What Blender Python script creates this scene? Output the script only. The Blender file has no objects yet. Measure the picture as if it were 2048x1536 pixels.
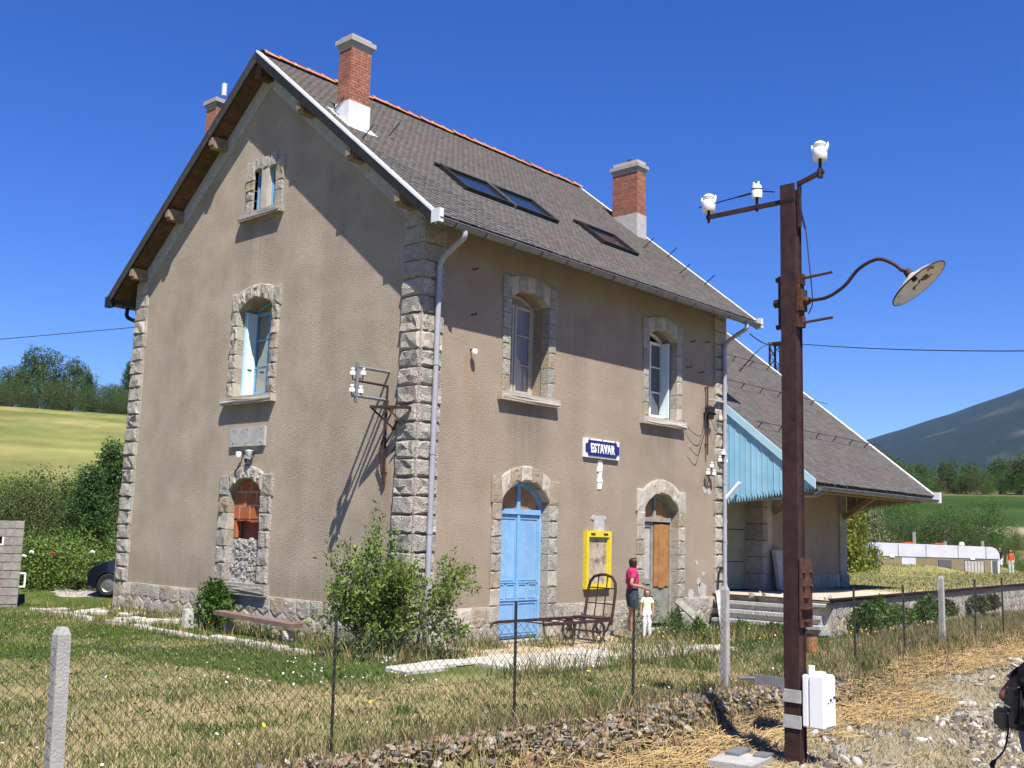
import bpy, bmesh, math, random
import numpy as np
from mathutils import Vector, Matrix, noise
from mathutils.geometry import delaunay_2d_cdt
R_ = random.Random(7)
SC = bpy.context.scene
COL = SC.collection

# ------------------------------------------------------------------ camera, light, exposure
CAM = Vector((-12.5808, -13.5654, 2.031))
yaw, pit, rol, fpx = 0.8371, 0.1413, 0.0283, 2096.0
F = Vector((math.sin(yaw)*math.cos(pit), math.cos(yaw)*math.cos(pit), math.sin(pit)))
Rt = Vector((math.cos(yaw), -math.sin(yaw), 0)); Up = Rt.cross(F)
Rt, Up = Rt*math.cos(rol)+Up*math.sin(rol), -Rt*math.sin(rol)+Up*math.cos(rol)
cd = bpy.data.cameras.new('camera'); co = bpy.data.objects.new('camera', cd); COL.objects.link(co)
cd.sensor_width = 36; cd.lens = 36*fpx/2048; cd.clip_start = .1; cd.clip_end = 20000
co.matrix_world = Matrix(((Rt.x, Up.x, -F.x, CAM.x), (Rt.y, Up.y, -F.y, CAM.y), (Rt.z, Up.z, -F.z, CAM.z), (0, 0, 0, 1)))
SC.camera = co
SUN = Vector((-1, -1.65, 3.15)).normalized()
w = bpy.data.worlds.new('World'); SC.world = w; w.use_nodes = True
nt = w.node_tree; bg = nt.nodes['Background']
sky = nt.nodes.new('ShaderNodeTexSky'); sky.sky_type = 'NISHITA'; sky.sun_disc = False
sky.sun_elevation = math.asin(SUN.z); sky.sun_rotation = math.atan2(SUN.x, SUN.y)
sky.altitude = 1200; sky.air_density = 1.0; sky.dust_density = .2; sky.ozone_density = 5.5
hs = nt.nodes.new('ShaderNodeHueSaturation'); hs.inputs['Saturation'].default_value = 1.31; hs.inputs['Hue'].default_value = .521
hs.inputs['Value'].default_value = 1.3
nt.links.new(sky.outputs[0], hs.inputs['Color']); nt.links.new(hs.outputs[0], bg.inputs['Color'])
bg.inputs['Strength'].default_value = .066
sl = bpy.data.lights.new('sun', 'SUN'); sl.energy = 5.0; sl.angle = math.radians(.5); sl.color = (1, .955, .88)
so = bpy.data.objects.new('sun', sl); COL.objects.link(so)
so.rotation_euler = SUN.to_track_quat('Z', 'Y').to_euler()
vs = SC.view_settings; vs.view_transform = 'Standard'; vs.look = 'None'; vs.exposure = .98; vs.gamma = 1; vs.use_curve_mapping = False

# ------------------------------------------------------------------ materials
def _n(nt, t, **k):
    n = nt.nodes.new(t)
    for a, b in k.items():
        if a in n.inputs: n.inputs[a].default_value = b
        else: setattr(n, a, b)
    return n
def srgb(r, g, b):
    f = lambda c: (c/255/12.92) if c/255 <= .04045 else ((c/255+.055)/1.055)**2.4
    return (f(r), f(g), f(b))
KD = .745   # overall reflectance against the exposure above
KEEP = set('white_paint porcelain enamel_white white_plastic petal_white petal_yellow pale_yellow_cotton white_cotton pale_stone platform_gravel white_zinc lit_shutter'.split())
def M(name, c1, c2=None, scale=4., rough=.85, bump=0., bscale=60., rnd=0., metal=0., spec=.3, c3=None, s3=20., t3=(.5, .62), detail=4, coat=0., trans=0.,
      attr=None, bdist=.02):
    if name not in KEEP: c1 = tuple(v*KD for v in c1); c2 = c2 and tuple(v*KD for v in c2); c3 = c3 and tuple(v*KD for v in c3)
    """c1/c2 blended by noise in world space, c3 as sharp-edged spots, rnd = value spread between objects"""
    m = bpy.data.materials.new(name); m.use_nodes = True; nt = m.node_tree; L = nt.links.new
    b = nt.nodes['Principled BSDF']; b.inputs['Roughness'].default_value = rough; b.inputs['Metallic'].default_value = metal
    b.inputs['Specular IOR Level'].default_value = spec; b.inputs['Coat Weight'].default_value = coat
    g = _n(nt, 'ShaderNodeNewGeometry'); pos = g.outputs['Position']
    c2 = c2 or c1
    nz = _n(nt, 'ShaderNodeTexNoise', Scale=scale, Detail=detail, Roughness=.6); L(pos, nz.inputs['Vector'])
    mr = _n(nt, 'ShaderNodeMapRange'); mr.inputs[1].default_value = .33; mr.inputs[2].default_value = .67; L(nz.outputs[0], mr.inputs[0])
    mx = _n(nt, 'ShaderNodeMix', data_type='RGBA'); L(mr.outputs[0], mx.inputs[0]); mx.inputs[6].default_value = (*c1, 1); mx.inputs[7].default_value = (*c2, 1)
    out = mx.outputs[2]
    if attr:
        at = _n(nt, 'ShaderNodeAttribute', attribute_name=attr)
        m2 = _n(nt, 'ShaderNodeMix', data_type='RGBA', blend_type='MULTIPLY'); m2.inputs[0].default_value = 1
        L(at.outputs[0], m2.inputs[6]); L(out, m2.inputs[7]); out = m2.outputs[2]
    if c3:
        n3 = _n(nt, 'ShaderNodeTexNoise', Scale=s3, Detail=5, Roughness=.65); L(pos, n3.inputs['Vector'])
        r3 = _n(nt, 'ShaderNodeMapRange'); r3.inputs[1].default_value = t3[0]; r3.inputs[2].default_value = t3[1]; L(n3.outputs[0], r3.inputs[0])
        m3 = _n(nt, 'ShaderNodeMix', data_type='RGBA'); L(r3.outputs[0], m3.inputs[0]); L(out, m3.inputs[6]); m3.inputs[7].default_value = (*c3, 1); out = m3.outputs[2]
    if rnd:
        oi = _n(nt, 'ShaderNodeObjectInfo'); mv = _n(nt, 'ShaderNodeMapRange'); mv.inputs[3].default_value = 1-rnd; mv.inputs[4].default_value = 1+rnd
        L(oi.outputs['Random'], mv.inputs[0]); hv = _n(nt, 'ShaderNodeHueSaturation'); L(mv.outputs[0], hv.inputs['Value']); L(out, hv.inputs['Color']); out = hv.outputs[0]
    L(out, b.inputs['Base Color'])
    if bump:
        nb = _n(nt, 'ShaderNodeTexNoise', Scale=bscale, Detail=3, Roughness=.6); L(pos, nb.inputs['Vector'])
        bp = _n(nt, 'ShaderNodeBump', Strength=bump, Distance=bdist); L(nb.outputs[0], bp.inputs['Height']); L(bp.outputs[0], b.inputs['Normal'])
    if trans:
        tr = _n(nt, 'ShaderNodeBsdfTranslucent'); L(out, tr.inputs[0]); ms = _n(nt, 'ShaderNodeMixShader'); ms.inputs[0].default_value = trans
        L(b.outputs[0], ms.inputs[1]); L(tr.outputs[0], ms.inputs[2]); L(ms.outputs[0], nt.nodes['Material Output'].inputs[0])
    return m
def glass(name, tint=(.8, .84, .88)):
    m = bpy.data.materials.new(name); m.use_nodes = True; nt = m.node_tree; nt.nodes.remove(nt.nodes['Principled BSDF'])
    t = _n(nt, 'ShaderNodeBsdfTransparent'); t.inputs[0].default_value = (*tint, 1); g = _n(nt, 'ShaderNodeBsdfGlossy', Roughness=.03)
    lw = _n(nt, 'ShaderNodeLayerWeight'); fr = _n(nt, 'ShaderNodeMapRange'); fr.inputs[1].default_value = .1; fr.inputs[3].default_value = .1; fr.inputs[4].default_value = .75; ms = _n(nt, 'ShaderNodeMixShader'); L = nt.links.new; L(lw.outputs['Facing'], fr.inputs[0])
    L(fr.outputs[0], ms.inputs[0]); L(t.outputs[0], ms.inputs[1]); L(g.outputs[0], ms.inputs[2]); L(ms.outputs[0], nt.nodes['Material Output'].inputs[0])
    return m
GRAN = dict(c1=(.45, .41, .345), c2=(.63, .575, .49), scale=9, c3=(.14, .125, .105), s3=30, t3=(.57, .64), bump=1., bscale=38, bdist=.05, rnd=.12)
MT = dict(
 granite=M('granite', **GRAN),
 warm_granite=M('warm_granite', (.42, .33, .22), (.5, .43, .33), 8, c3=(.2, .16, .12), s3=38, t3=(.58, .64), bump=.9, bscale=40, bdist=.04, rnd=.1),
 smooth_granite=M('smooth_granite', (.48, .42, .33), (.6, .54, .45), 7, bump=.35, bscale=70, rnd=.08, c3=(.3, .27, .23), s3=60, t3=(.6, .66)),
 pale_stone=M('pale_stone', (.34, .315, .275), (.55, .52, .475), 5, bump=.5, bscale=40, rnd=.12, c3=(.3, .27, .22), s3=14, t3=(.58, .7)),
 mortar=M('mortar', (.54, .47, .37), (.64, .57, .47), 12, bump=.4),
 slate=M('slate', (.142, .129, .118), (.168, .154, .141), 3, rough=.75, rnd=.13, bump=.25, bscale=30, c3=(.2, .2, .17), s3=22, t3=(.6, .7)),
 slate_sheet=M('slate_sheet', (.105, .1, .1), (.19, .165, .16), 14, rough=.7, bump=.25, bscale=30),
 zinc=M('zinc', (.2, .205, .21), (.3, .305, .31), 6, rough=.45, metal=.3, spec=.5),
 zinc_pipe=M('zinc_pipe', (.38, .385, .44), (.46, .465, .52), 3, rough=.5, spec=.4),
 white_zinc=M('white_zinc', (.56, .57, .58), (.7, .71, .72), 5, rough=.5, c3=(.5, .5, .5), s3=9, t3=(.62, .7)),
 black_board=M('black_board', (.013, .013, .013), (.03, .029, .028), 9, rough=.7),
 grey_board=M('grey_board', (.045, .042, .04), (.09, .083, .075), 12, rough=.8),
 soffit=M('soffit_wood', (.1, .055, .025), (.18, .1, .045), 7, rough=.8, rnd=.2, c3=(.1, .06, .035), s3=12, t3=(.58, .66)),
 old_wood=M('old_wood', (.27, .19, .12), (.4, .3, .2), 8, rough=.85, rnd=.1),
 brick=M('brick', (.34, .12, .07), (.47, .2, .13), 11, rnd=.22, c3=(.55, .38, .27), s3=30, t3=(.63, .72), bump=.4),
 brick_mortar=M('brick_mortar', (.56, .44, .36), (.66, .55, .46), 10),
 terracotta=M('terracotta', (.58, .2, .1), (.68, .3, .17), 5, rnd=.14, c3=(.62, .5, .42), s3=9, t3=(.6, .68)),
 hollow_brick=M('hollow_brick', (.5, .13, .045), (.6, .18, .065), 6, rnd=.1),
 cement=M('cement', (.44, .42, .39), (.6, .58, .55), 9, bump=.3, c3=(.7, .68, .64), s3=6, t3=(.6, .66)),
 concrete=M('concrete', (.4, .385, .36), (.52, .5, .47), 6, bump=.45, bscale=55, rnd=.06, c3=(.26, .25, .22), s3=24, t3=(.6, .68)),
 white_paint=M('white_paint', (.74, .74, .72), (.82, .82, .8), 5, rough=.5, rnd=.03),
 cream_paint=M('cream_paint', (.5, .46, .38), (.62, .58, .5), 5, rough=.6),
 blue_paint=M('blue_paint', (.2, .42, .7), (.29, .52, .8), 1.6, rough=.6, rnd=.04, c3=(.4, .58, .74), s3=7, t3=(.55, .7)),
 blue_frame=M('blue_frame', (.19, .47, .78), (.27, .54, .82), 5, rough=.5),
 pale_blue=M('pale_blue_paint', (.3, .62, .84), (.4, .72, .9), 2.2, rough=.6, rnd=.07, c3=(.17, .4, .56), s3=26, t3=(.64, .74)),
 pale_blue_trim=M('pale_blue_trim', (.45, .74, .9), (.55, .8, .92), 3, rough=.55),
 shutter_lit=M('lit_shutter', (.55, .72, .8), (.68, .8, .86), 3, rough=.55),  # pale blue shutter with the sun on it put into a whiter colour
 plywood=M('plywood', (.42, .2, .075), (.52, .28, .12), 3, rough=.7, c3=(.34, .17, .07), s3=8, t3=(.55, .7)),
 orange_wood=M('orange_wood', (.4, .16, .05), (.54, .27, .1), 5, rough=.6, rnd=.12, c3=(.2, .08, .03), s3=15, t3=(.62, .7)),
 grey_wood=M('grey_wood', (.25, .24, .2), (.4, .38, .32), 7, rough=.85, rnd=.08, c3=(.16, .14, .1), s3=20, t3=(.6, .68)),
 rust_sheet=M('rusty_sheet', (.24, .07, .035), (.32, .1, .055), 5, rough=.7),
 rust=M('rust', (.06, .03, .024), (.13, .055, .035), 12, rough=.75, metal=.15, bump=.35, bscale=80, c3=(.24, .085, .03), s3=16, t3=(.56, .7)),
 dark_rust=M('dark_rust', (.04, .022, .022), (.085, .04, .034), 9, rough=.6, metal=.2, bump=.25, bscale=90, c3=(.13, .055, .03), s3=20, t3=(.6, .7)),
 rust_stain=M('rust_stain', (.3, .12, .04), (.4, .2, .09), 10),
 steel=M('grey_steel', (.3, .3, .32), (.42, .42, .44), 10, rough=.5, metal=.5),
 iron_post=M('iron_post', (.035, .04, .028), (.07, .065, .045), 20, rough=.7),
 wire=M('wire', (.06, .06, .06), (.12, .12, .11), 8, rough=.5, metal=.5),
 cable=M('black_cable', (.015, .015, .016), rough=.5),
 porcelain=M('porcelain', (.78, .78, .76), (.85, .85, .83), 4, rough=.18, spec=.6, coat=.5),
 enamel_blue=M('enamel_blue', (.012, .01, .13), (.018, .015, .17), 4, rough=.2, spec=.6, c3=(.25, .27, .4), s3=60, t3=(.72, .76)),
 enamel_white=M('enamel_white', (.82, .82, .84), rough=.25, spec=.5),
 shade_white=M('shade_enamel', (.62, .6, .54), (.75, .73, .68), 5, rough=.35, c3=(.05, .03, .02), s3=6.5, t3=(.575, .6)),
 yellow=M('yellow_paint', (.8, .63, .02), (.88, .71, .05), 5, rough=.55, c3=(.5,.4,.12), s3=14, t3=(.6,.7)),
 stained_board=M('stained_board', (.5, .4, .27), (.62, .53, .4), 4, rough=.8, c3=(.2, .15, .11), s3=5, t3=(.5, .66)),
 white_box=M('white_plastic', (.8, .8, .81), (.84, .84, .85), 3, rough=.4, c3=(.7, .7, .7), s3=12, t3=(.66, .74)),
 dark_zinc=M('dark_zinc', (.06,.06,.062), (.1,.1,.1), 8, rough=.6), black=M('black', (.012, .012, .013), rough=.6),
 pane=glass('pane_glass'), dark_interior=M('dark_interior', (.03, .028, .025), rough=.9), grey_backing=M('grey_backing', (.6,.6,.66), (.68,.68,.72), 2), curtain=M('yellow_curtain', (.5, .33, .05), (.6, .42, .09), 3),
 skylight_glass=M('skylight_glass', (.02, .03, .045), rough=.04, spec=.9),
 car_paint=M('car_paint', (.006, .007, .014), rough=.25, spec=.5, coat=1.), tyre=M('tyre', (.025, .025, .025), rough=.85), rim=M('wheel_rim', (.35, .35, .36), rough=.35, metal=.7),
 block=M('cinder_block', (.28, .255, .22), (.4, .37, .325), 9, bump=.6, bscale=50, rnd=.12),
 bark=M('bark', (.11, .085, .06), (.18, .145, .11), 9, bump=.5), grey_bark=M('grey_bark', (.16, .14, .12), (.26, .235, .2), 14),
 skin=M('skin', (.5, .27, .18), (.55, .31, .22), 9, rough=.55), tan_skin=M('tanned_skin', (.24, .1, .055), (.29, .13, .075), 9, rough=.5),
 hair=M('dark_hair', (.025, .013, .01), (.05, .025, .018), 30, rough=.5),
 caravan_white=M('caravan_panel', (.62, .62, .69), (.72, .72, .78), 2, rough=.4), caravan_brown=M('caravan_brown', (.24, .2, .11), (.3, .25, .15), 2, rough=.6),
 caravan_glass=M('caravan_window', (.12, .12, .13), rough=.2, spec=.6), red_plastic=M('red_plastic', (.6, .1, .05), rough=.4),
 sand=M('sandy_dirt', (.45, .33, .19), (.58, .47, .32), 5, bump=.5, bscale=30),
 gravel_pad=M('gravel_pad', (.34, .31, .27), (.5, .46, .41), 4, bump=.6, bscale=20, c3=(.22, .19, .15), s3=9, t3=(.55, .64)),
 paving=M('paving',(.46,.42,.35),(.64,.6,.53),4,bump=.4,bscale=30,rnd=.07,c3=(.45,.38,.28),s3=9,t3=(.6,.72)), bench_wood=M('bench_wood',(.17,.11,.09),(.26,.18,.15),9,bump=.4), mortar_grey=M('grey_mortar',(.22,.2,.18),(.32,.3,.27),9), pale_blue_steel=M('pale_blue_steel',(.45,.55,.62),(.55,.64,.7),5,rough=.5),
 platform_top=M('platform_gravel', (.55, .47, .38), (.68, .6, .5), 5, bump=.4, bscale=25),
)
# render plaster: grain, blotches and the rain streaks below the sills
def plaster(name, c1, c2, streaks):
    m = M(name, c1, c2, 1.1, rough=.95, bump=1., bscale=54, bdist=.027, c3=tuple(x*.5 for x in c1), s3=40, t3=(.5, .72), detail=10)
    nt = m.node_tree; L = nt.links.new; b = nt.nodes['Principled BSDF']; out = b.inputs['Base Color'].links[0].from_socket
    g = _n(nt, 'ShaderNodeNewGeometry'); sx = _n(nt, 'ShaderNodeSeparateXYZ'); L(g.outputs['Position'], sx.inputs[0])
    nz = _n(nt, 'ShaderNodeTexNoise', Scale=9, Detail=5); mp = _n(nt, 'ShaderNodeMapping'); mp.inputs['Scale'].default_value = (1, 1, .06)
    L(g.outputs['Position'], mp.inputs[0]); L(mp.outputs[0], nz.inputs['Vector'])
    for ax, c, hw, z0, z1, amt, col in streaks:
        a = _n(nt, 'ShaderNodeMath', operation='SUBTRACT'); L(sx.outputs[ax], a.inputs[0]); a.inputs[1].default_value = c
        ab = _n(nt, 'ShaderNodeMath', operation='ABSOLUTE'); L(a.outputs[0], ab.inputs[0])
        r1 = _n(nt, 'ShaderNodeMapRange', interpolation_type='SMOOTHSTEP'); L(ab.outputs[0], r1.inputs[0]); r1.inputs[1].default_value = hw; r1.inputs[2].default_value = hw*.45
        r2 = _n(nt, 'ShaderNodeMapRange'); L(sx.outputs['Z'], r2.inputs[0]); zt_ = z1 if z1 > z0 else 99; r2.inputs[1].default_value = z0; r2.inputs[2].default_value = z1; 
        top = _n(nt, 'ShaderNodeMath', operation='LESS_THAN'); L(sx.outputs['Z'], top.inputs[0]); top.inputs[1].default_value = zt_+.02
        p1 = _n(nt, 'ShaderNodeMath', operation='MULTIPLY'); L(r1.outputs[0], p1.inputs[0]); L(r2.outputs[0], p1.inputs[1])
        p2 = _n(nt, 'ShaderNodeMath', operation='MULTIPLY'); L(p1.outputs[0], p2.inputs[0]); L(top.outputs[0], p2.inputs[1])
        r3 = _n(nt, 'ShaderNodeMapRange'); L(nz.outputs[0], r3.inputs[0]); r3.inputs[1].default_value = .3; r3.inputs[2].default_value = .6; r3.inputs[3].default_value = .35*amt; r3.inputs[4].default_value = amt
        p3 = _n(nt, 'ShaderNodeMath', operation='MULTIPLY'); L(p2.outputs[0], p3.inputs[0]); L(r3.outputs[0], p3.inputs[1])
        mx = _n(nt, 'ShaderNodeMix', data_type='RGBA'); L(p3.outputs[0], mx.inputs[0]); L(out, mx.inputs[6]); mx.inputs[7].default_value = (*[v*KD for v in col], 1); out = mx.outputs[2]
    L(out, b.inputs['Base Color'])
    return m
DK = (.17, .145, .11); RU = (.42, .24, .12)
MT['plaster'] = plaster('render_plaster', (.415, .327, .24), (.53, .425, .32),
  [('X', 2.9, .75, 2.6, 4.55, .5, DK), ('X', 7.68, .75, 2.9, 4.55, .5, DK), ('X', 1.27, .22, 3.6, 5.3, .45, RU), ('X', 9.55, .18, 2.2, 5.2, .4, RU), ('X', 5.34, .3, .6, .95, .5, (.5, .42, .33)), ('X', 9.3, .5, .6, 1.5, .3, (.55, .46, .36)), ('X', 5, 90, 1.35, .62, .4, (.2,.165,.12)), ('X', 5, 90, 2.6, .6, .3, (.5,.41,.31)), ('X', 4.6, .35, 1.2, 6.6, .22, DK), ('X', 6.4, .3, 3.4, 7.0, .25, (.24,.2,.16))])
MT['gable_plaster'] = plaster('gable_plaster', (.485, .394, .297), (.64, .53, .405),
  [('Y', 5.15, .9, 7.1, 8.55, .5, DK), ('Y', 5.2, .95, 3.6, 4.55, .3, DK), ('Y', .75, .16, 1.9, 3.1, .6, RU), ('Y', 5, 90, 1.5, .62, .45, (.2,.17,.12)), ('Y', 2.6, .5, 2.5, 9, .25, DK), ('Y', 8.2, .6, 1.5, 8.2, .22, (.24,.2,.16))])
m = bpy.data.materials.new('haze'); m.use_nodes = True; nt = m.node_tree; nt.nodes.remove(nt.nodes['Principled BSDF'])
pv = nt.nodes.new('ShaderNodeVolumePrincipled'); pv.inputs['Color'].default_value = (.36, .58, 1, 1); pv.inputs['Density'].default_value = 6.5e-5; nt.links.new(pv.outputs[0], nt.nodes['Material Output'].inputs['Volume']); MT['haze'] = m
# ------------------------------------------------------------------ mesh helpers
class MB:
    def __init__(s): s.v = []; s.f = []; s.m = []; s.cur = 0
    def add(s, vs, fs):
        o = len(s.v); s.v += [tuple(v) for v in vs]; s.f += [tuple(i+o for i in f) for f in fs]; s.m += [s.cur]*len(fs); return s
    def box(s, a, b, T=None):
        x0, y0, z0 = a; x1, y1, z1 = b
        vs = [Vector(p) for p in ((x0,y0,z0),(x1,y0,z0),(x1,y1,z0),(x0,y1,z0),(x0,y0,z1),(x1,y0,z1),(x1,y1,z1),(x0,y1,z1))]
        if T: vs = [T @ v for v in vs]
        return s.add(vs, [(0,3,2,1),(4,5,6,7),(0,1,5,4),(1,2,6,5),(2,3,7,6),(3,0,4,7)])
    def cbox(s, c, size, T=None):
        c = Vector(c); h = Vector(size)/2
        return s.box(c-h, c+h, T)
    def beam(s, p, q, a, b, up=(0,0,1)):
        p = Vector(p); q = Vector(q); d = q-p; z = d.normalized(); u = Vector(up)
        if abs(z.dot(u)) > .98: u = Vector((1,0,0))
        x = u.cross(z).normalized(); y = z.cross(x)
        T = Matrix((( x.x,y.x,z.x,p.x),(x.y,y.y,z.y,p.y),(x.z,y.z,z.z,p.z),(0,0,0,1)))
        return s.box((-a/2,-b/2,0),(a/2,b/2,d.length),T)
    def tube(s, pts, r, n=8, cap=True):
        pts = [Vector(p) for p in pts]; rs = r if isinstance(r,(list,tuple)) else [r]*len(pts)
        t0 = (pts[1]-pts[0]).normalized(); u = Vector((0,0,1)) if abs(t0.z) < .9 else Vector((1,0,0)); x = u.cross(t0).normalized()
        vs = []
        for i,p in enumerate(pts):
            t = (pts[min(i+1,len(pts)-1)]-pts[max(i-1,0)]).normalized(); x = (x-t*x.dot(t)).normalized(); y = t.cross(x)
            for k in range(n):
                a = 2*math.pi*k/n; vs.append(p+(x*math.cos(a)+y*math.sin(a))*rs[i])
        fs = [(i*n+k, i*n+(k+1)%n, (i+1)*n+(k+1)%n, (i+1)*n+k) for i in range(len(pts)-1) for k in range(n)]
        if cap: fs += [tuple(range(n))[::-1], tuple((len(pts)-1)*n+k for k in range(n))]
        return s.add(vs, fs)
    def lathe(s, prof, T=None, n=16, a0=0, a1=2*math.pi):
        full = abs(a1-a0-2*math.pi) < 1e-6; m = n if full else n+1; vs = []
        for r,z in prof:
            for k in range(m):
                a = a0+(a1-a0)*k/n; v = Vector((r*math.cos(a), r*math.sin(a), z)); vs.append(T @ v if T else v)
        fs = [(i*m+k, i*m+(k+1)%m, (i+1)*m+(k+1)%m, (i+1)*m+k) for i in range(len(prof)-1) for k in range(n)]
        return s.add(vs, fs)
    def prism(s, poly, mp, d0, d1):
        n = len(poly); vs = [mp(u,w,d0) for u,w in poly]+[mp(u,w,d1) for u,w in poly]
        return s.add(vs, [tuple(range(n)), tuple(range(n,2*n))[::-1]]+[(i,(i+1)%n,n+(i+1)%n,n+i) for i in range(n)])
    def build(s, name, mat, parent=None, smooth=False):
        me = bpy.data.meshes.new(name); me.from_pydata(s.v, [], s.f)
        mats = mat if isinstance(mat,(list,tuple)) else [mat]
        for x in mats: me.materials.append(MT[x] if isinstance(x,str) else x)
        if len(mats) > 1: me.polygons.foreach_set('material_index', s.m)
        bm = bmesh.new(); bm.from_mesh(me); bmesh.ops.recalc_face_normals(bm, faces=bm.faces); bm.to_mesh(me); bm.free()
        if smooth:
            me.polygons.foreach_set('use_smooth', [True]*len(me.polygons))
            if smooth is not True: me.set_sharp_from_angle(angle=math.radians(smooth))
        o = bpy.data.objects.new(name, me); COL.objects.link(o)
        if parent: o.parent = parent
        return o
def link(name, me, parent=None, loc=(0,0,0), rot=(0,0,0), sc=(1,1,1)):
    o = bpy.data.objects.new(name, me); COL.objects.link(o); o.location = loc; o.rotation_euler = rot; o.scale = sc
    if parent: o.parent = parent
    return o
def tag(o, label, cat, group=None, kind=None):
    if label: o['label'] = label
    if cat: o['category'] = cat
    if group: o['group'] = group
    if kind: o['kind'] = kind
    return o
def thing(name, label, cat, loc=(0,0,0), rz=0, group=None):
    o = bpy.data.objects.new(name, None); COL.objects.link(o); o.location = loc; o.rotation_euler = (0,0,rz); o.empty_display_size = .2
    return tag(o, label, cat, group)
def dup(root, loc=None, rz=None, sc=None, label=None):
    r = root.copy(); COL.objects.link(r)
    if loc is not None: r.location = loc
    if rz is not None: r.rotation_euler = (0,0,rz)
    if sc is not None: r.scale = sc
    if label: r['label'] = label
    for ch in list(root.children):
        c = ch.copy(); COL.objects.link(c); c.parent = r
        for g in list(ch.children):
            d = g.copy(); COL.objects.link(d); d.parent = c
    return r
def npmesh(name, V, Fc, mat, parent=None, col=None, smooth=False):
    V = np.asarray(V, dtype=np.float32); Fc = np.asarray(Fc, dtype=np.int32); k = Fc.shape[1]
    me = bpy.data.meshes.new(name); me.vertices.add(len(V)); me.vertices.foreach_set('co', V.ravel())
    me.loops.add(Fc.size); me.loops.foreach_set('vertex_index', Fc.ravel())
    me.polygons.add(len(Fc)); me.polygons.foreach_set('loop_start', np.arange(0, Fc.size, k, dtype=np.int32))
    if smooth: me.polygons.foreach_set('use_smooth', np.ones(len(Fc), dtype=bool))
    me.update(calc_edges=True)
    if col is not None:
        a = me.attributes.new('tint', 'FLOAT_COLOR', 'POINT'); c = np.ones((len(V),4), dtype=np.float32); c[:,:3] = col; a.data.foreach_set('color', c.ravel())
    me.materials.append(MT[mat] if isinstance(mat,str) else mat)
    o = bpy.data.objects.new(name, me); COL.objects.link(o)
    if parent: o.parent = parent
    return o
fm = lambda u,w,d: Vector((u,-d,w))          # facade: along X, out towards the track
gm = lambda u,w,d: Vector((-d,u,w))          # near gable: along Y, out to the left
def at(mp, du=0, dw=0, dd=0): return lambda u,w,d: mp(u+du,w+dw,d+dd)
def stone(poly, mp, d0, d1, amp=.035, seed=0, name='stone', mat='granite', parent=None, margin=.8, mb=None):
    """rock-faced stone over any convex outline: drafted edge, uneven broken face"""
    rr = random.Random(seed); n = len(poly); b = mb or MB()
    us = [p[0] for p in poly]; ws = [p[1] for p in poly]
    if n == 4 and len(set(round(u,5) for u in us)) == 2 and len(set(round(w,5) for w in ws)) == 2:
        u0,u1,w0,w1 = min(us),max(us),min(ws),max(ws); nx = 4 if u1-u0 > .28 else 3; ny = 4 if w1-w0 > .34 else 3; V = []; eu = min(.028,(u1-u0)*.14); ew = min(.022,(w1-w0)*.12)
        gu = [u0]+[u0+eu+(u1-u0-2*eu)*i/(nx-1) for i in range(nx)]+[u1]; gw = [w0]+[w0+ew+(w1-w0-2*ew)*i/(ny-1) for i in range(ny)]+[w1]; tilt = rr.uniform(-.4,.4)
        for j in range(ny+2):
            for i in range(nx+2):
                ed = i in (0,nx+1) or j in (0,ny+1); t = (j/(ny+1)-.5)*tilt
                hh = 0 if ed else amp*min(1.25,max(.05,rr.uniform(.1,1.15)+t)); ju = 0 if ed else rr.uniform(-.3,.3)*(u1-u0)/nx*.7; jw = 0 if ed else rr.uniform(-.3,.3)*(w1-w0)/ny*.7
                V.append(mp(gu[i]+ju, gw[j]+jw, d1+hh))
        m = nx+2; FF = []
        for j in range(ny+1):
            for i in range(nx+1):
                a,c,d,e2 = j*m+i,j*m+i+1,(j+1)*m+i+1,(j+1)*m+i
                FF += [(a,c,d),(a,d,e2)] if rr.random() < .5 else [(a,c,e2),(c,d,e2)]
        k = len(V); cor = [0,nx+1,(ny+1)*m+nx+1,(ny+1)*m]; V += [mp(u,w,d0) for u,w in ((u0,w0),(u1,w0),(u1,w1),(u0,w1))]
        edges = [list(range(0,m)),[j*m+m-1 for j in range(ny+2)],list(range((ny+1)*m+m-1,(ny+1)*m-1,-1)),[j*m for j in range(ny+1,-1,-1)]]
        for q in range(4): FF.append(tuple(edges[q]+[k+(q+1)%4,k+q]))
        b.add(V,FF); return b if mb else b.build(name, mat, parent)
    P = []
    for i in range(n):
        a = poly[i]; c = poly[(i+1)%n]; P.append(a)
        if math.hypot(c[0]-a[0], c[1]-a[1]) > .2: P.append(((a[0]+c[0])/2, (a[1]+c[1])/2))
    n = len(P); cu = sum(p[0] for p in P)/n; cw = sum(p[1] for p in P)/n
    V = [mp(u,w,d0) for u,w in P]+[mp(u,w,d1) for u,w in P]
    for mg,lo,hi in ((margin,.15,.9),(margin*.55,.3,1.15)):
        V += [mp(cu+(u-cu)*mg*rr.uniform(.88,1.05), cw+(w-cw)*mg*rr.uniform(.88,1.05), d1+amp*rr.uniform(lo,hi)) for u,w in P]
    V.append(mp(cu+rr.uniform(-.03,.03), cw+rr.uniform(-.03,.03), d1+amp*rr.uniform(.2,1.1))); FF = []
    for i in range(n):
        j = (i+1)%n; FF += [(r*n+i,r*n+j,(r+1)*n+j,(r+1)*n+i) for r in range(3)]+[(3*n+i,3*n+j,4*n)]
    b.add(V,FF); return b if mb else b.build(name, mat, parent)
def rect(u0,u1,w0,w1): return [(u0,w0),(u1,w0),(u1,w1),(u0,w1)]
def arc(c, half, spring, rise, n=12):
    R = (half*half+rise*rise)/(2*rise); cz = spring+rise-R; a = math.asin(half/R)
    return [(c+R*math.sin(t), cz+R*math.cos(t)) for t in [a-2*a*i/n for i in range(n+1)]]     # right to left
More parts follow.
